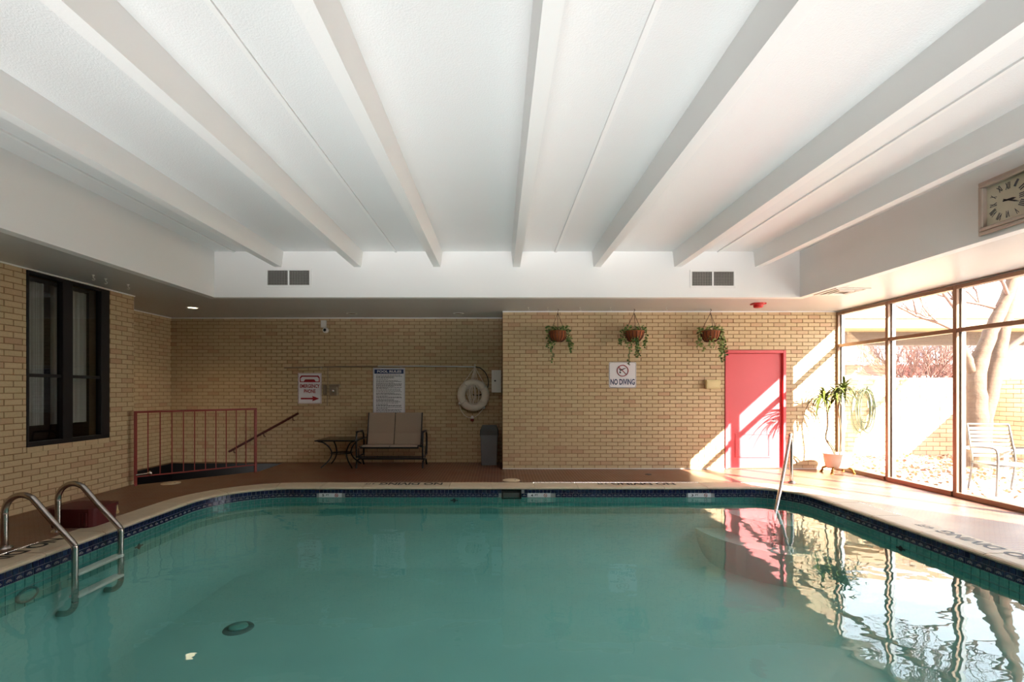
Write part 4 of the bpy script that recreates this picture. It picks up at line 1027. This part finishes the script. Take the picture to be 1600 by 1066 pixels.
for j in range(5):
    ln = .30+.045*j; mb = MB(); k_ = 5; vs = []; droop = .08+.05*j
    for i in range(k_+1):
        f = i/k_; wv = .017*(1-f**3)+.002; z = .16*f-(.16+droop)*f*f*1.2; y = ln*f*(1-.12*f)
        vs += [(-wv, y, z), (0, y, z-.003), (wv, y, z)]
    fs = []
    for i in range(k_): a = i*3; fs += [(a, a+1, a+4, a+3), (a+1, a+2, a+5, a+4)]
    mb.add(vs, fs); lm.append(mb.mesh('leaf', M['drac']))
def crown(c, n_, sc_):
    for i in range(n_):
        o = link('leaf', random.choice(lm), pt, c+Vector((0, 0, random.uniform(-.06, .05)))); az = 2*PI*i/n_*2.4+random.uniform(-.2, .2)
        o.rotation_euler = (random.uniform(-.45, .95), 0, az); s = sc_*random.uniform(.8, 1.1)
        if math.cos(az) > .3: s *= .66            # short of the brick wall
        if -math.sin(az) > .4 and c.x > .1: s *= .6     # and of the glass
        o.scale = (s*1.1, s*1.2, s)
crown(c1, 50, .95); crown(c2, 48, .9); crown(c3, 36, .85)

# ------------------------------------------------------------------ outside
mb = MB(); mb.box((XR+.25, -14, -.20), (60, 60, -.06)); mb.box((-30, YR+.3, -.2), (XR+.25, 60, -.06)); o = struct('ground', mb, M['yard'])
mb = MB()
for i in range(6):
    for j in range(3):
        mb = MB(); x0_, y0_ = XR+.1+j*1.3, 1.0+i*1.3; mb.bbox((x0_, y0_, -.07), (x0_+1.29, y0_+1.29, -.03+random.uniform(-.003, .003)), .006); mb.build('patio_slab', M['concrete'], o)
# leaf litter
random.seed(5); mb = MB()
for i in range(2600):
    x = random.uniform(6.4, 11.1); y = random.uniform(7.6, 10.8) if random.random() < .8 else random.uniform(5.0, 8); p = Vector((x, y, -.055 if y > 8.8 else -.024)); leafquad(mb, p, Vector((random.uniform(-1, 1), random.uniform(-1, 1), .25)), random.uniform(.04, .09), 0)
o = mb.build('leaves', M['litter']); tag(o, 'dry brown leaves scattered over the sunny patio', 'leaves', kind='stuff')
# garden wall with its own bricks
GY, GX, GH = 10.9, 11.2, 1.69
def garden_wall(name, org, ux, L, lab):
    U = Vector(ux); Mx = frame_mtx(org, U, (0, 0, 1)); t = thing(name, (0, 0, 0), lab, 'wall')
    MB().box((0, -.1, -.22), (L, GH-.06, -.004), 0, Mx).build('wall_core', M['mortar'], t)
    cells = []; r = 0; z = -.06; h_ = .1
    while z < GH-.08:
        u = -(r % 2)*.15
        while u < L: cells.append((max(u, 0), min(u+.30, L), z, z+h_)); u += .30
        z += h_; r += 1
    cells.sort(key=lambda c: (Mx @ Vector(((c[0]+c[1])/2, c[2], 0))-cm).length); meshes = {}
    for c_ in cells[:300]:
        wv = round(c_[1]-c_[0], 3)
        if wv < .03: continue
        if wv not in meshes: meshes[wv] = MB().bbox((-wv/2+.006, .006, -.02), (wv/2-.006, h_-.006, .006), .003).mesh('brick', M['brick'])
        b_ = link('brick', meshes[wv], t); b_.matrix_world = Mx @ Matrix.Translation(((c_[0]+c_[1])/2, c_[2], random.uniform(-.002, .002)))
    if len(cells) > 300:
        mb = MB()
        for c_ in cells[300:]: mb.box((c_[0]+.006, c_[2]+.006, -.02), (c_[1]-.006, c_[3]-.006, .006), 0, Mx)
        o = mb.build('brickwork', M['brick'], t); o['kind'] = 'stuff'
    for i in range(int(L/.4)):
        MB().bbox((i*.4+.003, GH-.06, -.24), (i*.4+.397, GH, .02), .006, 0, Mx).build('cap_stone', M['brick'], t)
garden_wall('garden_wall', (6.4, GY, 0), (1, 0, 0), GX-6.4, 'sunlit cream brick garden wall across the patio beyond the windows')
garden_wall('garden_wall', (GX, GY, 0), (0, -1, 0), 4.4, 'shaded tan brick garden side wall behind the patio tree')
# hose
mb = MB()
for i in range(7):
    cx = 8.2+random.uniform(-.05, .05); rx_, rz_ = random.uniform(.14, .24), random.uniform(.38, .55); cz = 1.45-rz_
    mb.tube([(cx+rx_*math.sin(2*PI*j/24), GY-.05-.02*i, cz+rz_*math.cos(2*PI*j/24)) for j in range(24)], .013, 6, closed=True)
hz = thing('garden_hose', (0, 0, 0), 'coiled green hose hung on the sunlit garden wall', 'hose'); mb.build('hose_coil', M['hose'], hz)
MB().tube(catmull([(8.2, GY-.012, 1.42), (8.2, GY-.16, 1.42), (8.2, GY-.22, 1.50)], 4), .015, 8).build('hose_hook', M['black'], hz)
# patio tree
def limb(mb, pts, r0_, r1_, n=10): 
    cp = catmull(pts, 5); k_ = len(cp); mb.tube([p+Vector((random.uniform(-1, 1), random.uniform(-1, 1), 0))*.012 for p in cp], [r0_+(r1_-r0_)*i/(k_-1) for i in range(k_)], n)
def twigs(mb, p, d, ln, r, lvl):
    pts = [p]; q = p.copy(); dd = d.normalized()
    for i in range(4):
        dd = (dd+Vector((random.uniform(-.28, .28), random.uniform(-.28, .28), random.uniform(-.12, .22)))).normalized(); q = q+dd*ln/4; pts.append(q.copy())
    mb.tube(pts, [r*(1-.17*i) for i in range(5)], 5 if lvl > 1 else 4, cap=False)
    if lvl > 0:
        for i in range(1, 5):
            for _ in range(2 if lvl > 1 else 1): twigs(mb, pts[i], (dd+Vector((random.uniform(-1, 1), random.uniform(-1, 1), random.uniform(-.3, .9)))), ln*.62, r*.5, lvl-1)
tr = thing('bare_tree', (9.05, 9.1, -.06), 'leafless patio tree with thick forked pale trunk seen through the glass', 'tree')
random.seed(4)
mb = MB(); limb(mb, [(0, 0, -.1), (0, 0, .45), (.0, 0, 1.1), (-.02, 0, 1.7), (.10, 0, 2.2)], .20, .13, 14); limb(mb, [(.05, 0, .55), (.22, .02, 1.2), (.42, .05, 1.95), (.62, .1, 2.6), (.95, .2, 3.6)], .15, .09, 12); mb.build('trunk', M['bark'], tr)
mb = MB(); limb(mb, [(.08, 0, 2.1), (.32, 0, 2.7), (.62, 0, 3.4), (.95, -.1, 4.6)], .125, .08); limb(mb, [(-.02, 0, 1.7), (-.16, 0, 2.05), (-.26, .1, 2.6), (-.3, .1, 3.4)], .085, .05); limb(mb, [(.42, .05, 1.95), (.7, .1, 2.25), (1.15, .1, 2.6), (1.7, .0, 3.1)], .07, .04); mb.build('limb', M['bark'], tr)
mb = MB()
for p, d_ in (((.62, 0, 3.2), (-1, -.2, .5)), ((.5, 0, 3.0), (-1, .3, .35)), ((-.26, .1, 2.6), (-1, 0, .4)), ((-.28, .1, 3.0), (-.8, -.2, .8)), ((.95, -.1, 4.4), (-.6, 0, 1)), ((.95, .2, 3.5), (.8, 0, .8)), ((.8, 0, 4.0), (-1, .1, .3)), ((1.5, 0, 3), (.6, .2, 1)), ((-.3, .1, 3.4), (0, .2, 1))): twigs(mb, Vector(p), Vector(d_), 1.6, .035, 3)
o = mb.build('branches', M['twig'], tr)
# second tree out on the lawn, its branches shade the glass
random.seed(9)
t2 = thing('bare_tree', (13.5, .2, -.06), 'leafless tree on the lawn to the right of the patio', 'tree')
mb = MB(); limb(mb, [(0, 0, -.1), (.05, 0, 1.2), (0, .1, 2.4), (.1, .1, 3.4)], .16, .10, 10); mb.build('trunk', M['bark'], t2)
mb = MB()
for i in range(9): twigs(mb, Vector((.05, .05, 1.9+.18*i)), Vector((math.cos(i*2.4), math.sin(i*2.4), .55)), 2.3, .045, 3)
mb.build('branches', M['twig'], t2)
# patio chair and table
def pchair(loc, rz, lab):
    t = thing('patio_chair', loc, lab, 'chair', 'metal patio chairs outside the glass', rz)
    for s_ in (-1, 1):
        x = s_*.27
        MB().tube(catmull([(x, -.25, 0), (x, -.27, .35), (x, -.27, .58), (x, -.20, .645), (x, .05, .64), (x, .22, .62)], 5), .014, 8).build('arm', M['chairmetal'], t)
        MB().tube(catmull([(x*.95, .30, 0), (x*.95, .22, .42), (x*.95, .27, .7), (x*.93, .33, .95)], 5), .013, 8).build('leg', M['chairmetal'], t)
    MB().tube([(-.26, -.24, .42), (.26, -.24, .42), (.26, .22, .40), (-.26, .22, .40)], .013, 8, closed=True).tube([(-.25, .33, .95), (.25, .33, .95)], .013, 8).build('seat_frame', M['chairmetal'], t)
    for i in range(8): MB().bbox((-.26, -.22+i*.055, .418), (.26, -.18+i*.055, .426), .002).build('seat_slat', M['slat'], t)
    for i in range(8): 
        f = i/8; MB().bbox((-.25, .235+.09*f, .48+.055*i), (.25, .245+.09*f, .52+.055*i), .002).build('back_slat', M['slat'], t)
pchair((7.05, 6.68, -.03), math.radians(-13), 'metal patio chair with curved arm just outside the third window')
tt = thing('patio_table', (8.45, 8.0, -.03), 'low round white patio table beside the patio chair outside', 'table')
MB().lathe([(0, .46), (.5, .46), (.52, .45), (.5, .435), (0, .435)], 30).build('table_top', M['white'], tt)
MB().tube([(0, 0, .03), (0, 0, .44)], .03, 12).build('pedestal', M['white'], tt)
MB().lathe([(0, .04), (.10, .035), (.25, .015), (.26, 0)], 24).build('base', M['white'], tt)

# neighbour's flat canopy roof beyond the wall
t = thing('flat_canopy', (0, 0, 0), 'tan flat roofed canopy beyond the garden wall', 'canopy')
MB().box((7, 15, 3.36), (26, 19, 3.99)).build('fascia', M['tan'], t)
MB().box((6.95, 14.95, 3.66), (26.05, 15, 3.70)).build('fascia_groove', M['concrete'], t)
MB().box((7.2, 16.0, 2.92), (26, 16.25, 3.36)).build('beam', M['shade'], t)
for x in (7.4, 24.5): MB().bbox((x, 16.0, -.06), (x+.25, 16.25, 2.92), .01).build('post', M['shade'], t)
# far apartment block
t = thing('apartment_building', (0, 0, 0), 'reddish apartment block with white balconies beyond the bare shrub', 'building')
MB().box((24, 36, -.1), (37, 44, 6.6)).build('wall', M['apt'], t)
MB().box((37, 35, -.1), (60, 44, 6.2)).build('side_block', M['aptgrey'], t)
for f_ in range(2):
    for k_ in range(4):
        x = 24.8+k_*3.1; z = .9+f_*2.8
        wd = MB().box((x, 35.93, z), (x+2.2, 36.0, z+1.6)).build('window', M['white'], t)
        for q in range(2): MB().box((x+.1+q*1.05, 35.9, z+.1), (x+1.05+q*1.05, 35.93, z+1.5)).build('pane', M['window'], wd)
        bl = MB().box((x-.2, 34.9, z-.4), (x+2.4, 35.95, z-.28)).build('balcony', M['aptgrey'], t)
        mb = MB()
        for q in range(14): mb.box((x-.18+q*.196, 34.9, z-.28), (x-.13+q*.196, 34.94, z+.55))
        mb.box((x-.2, 34.88, z+.55), (x+2.4, 34.96, z+.62)); mb.build('balcony_rail', M['white'], bl)
MB().box((23.8, 35.8, 6.6), (37.2, 44.2, 6.8)).build('roof', M['shade'], t)
# bare shrub between wall and block
random.seed(31)
t = thing('bare_shrub', (20.3, 23.0, -.06), 'dense leafless shrub in front of the reddish apartment block', 'shrub')
mb = MB()
mb.tube([(0, 0, 0), (0, 0, 1.2)], .10, 8); mb.build('trunk', M['twig'], t)
mb = MB()
for i in range(10): twigs(mb, Vector((0, 0, .9+.05*i)), Vector((math.cos(i*2.4)*1.0, math.sin(i*2.4)*.6, .75)), 2.4, .06, 3)
mb.build('branches', M['twig'], t)
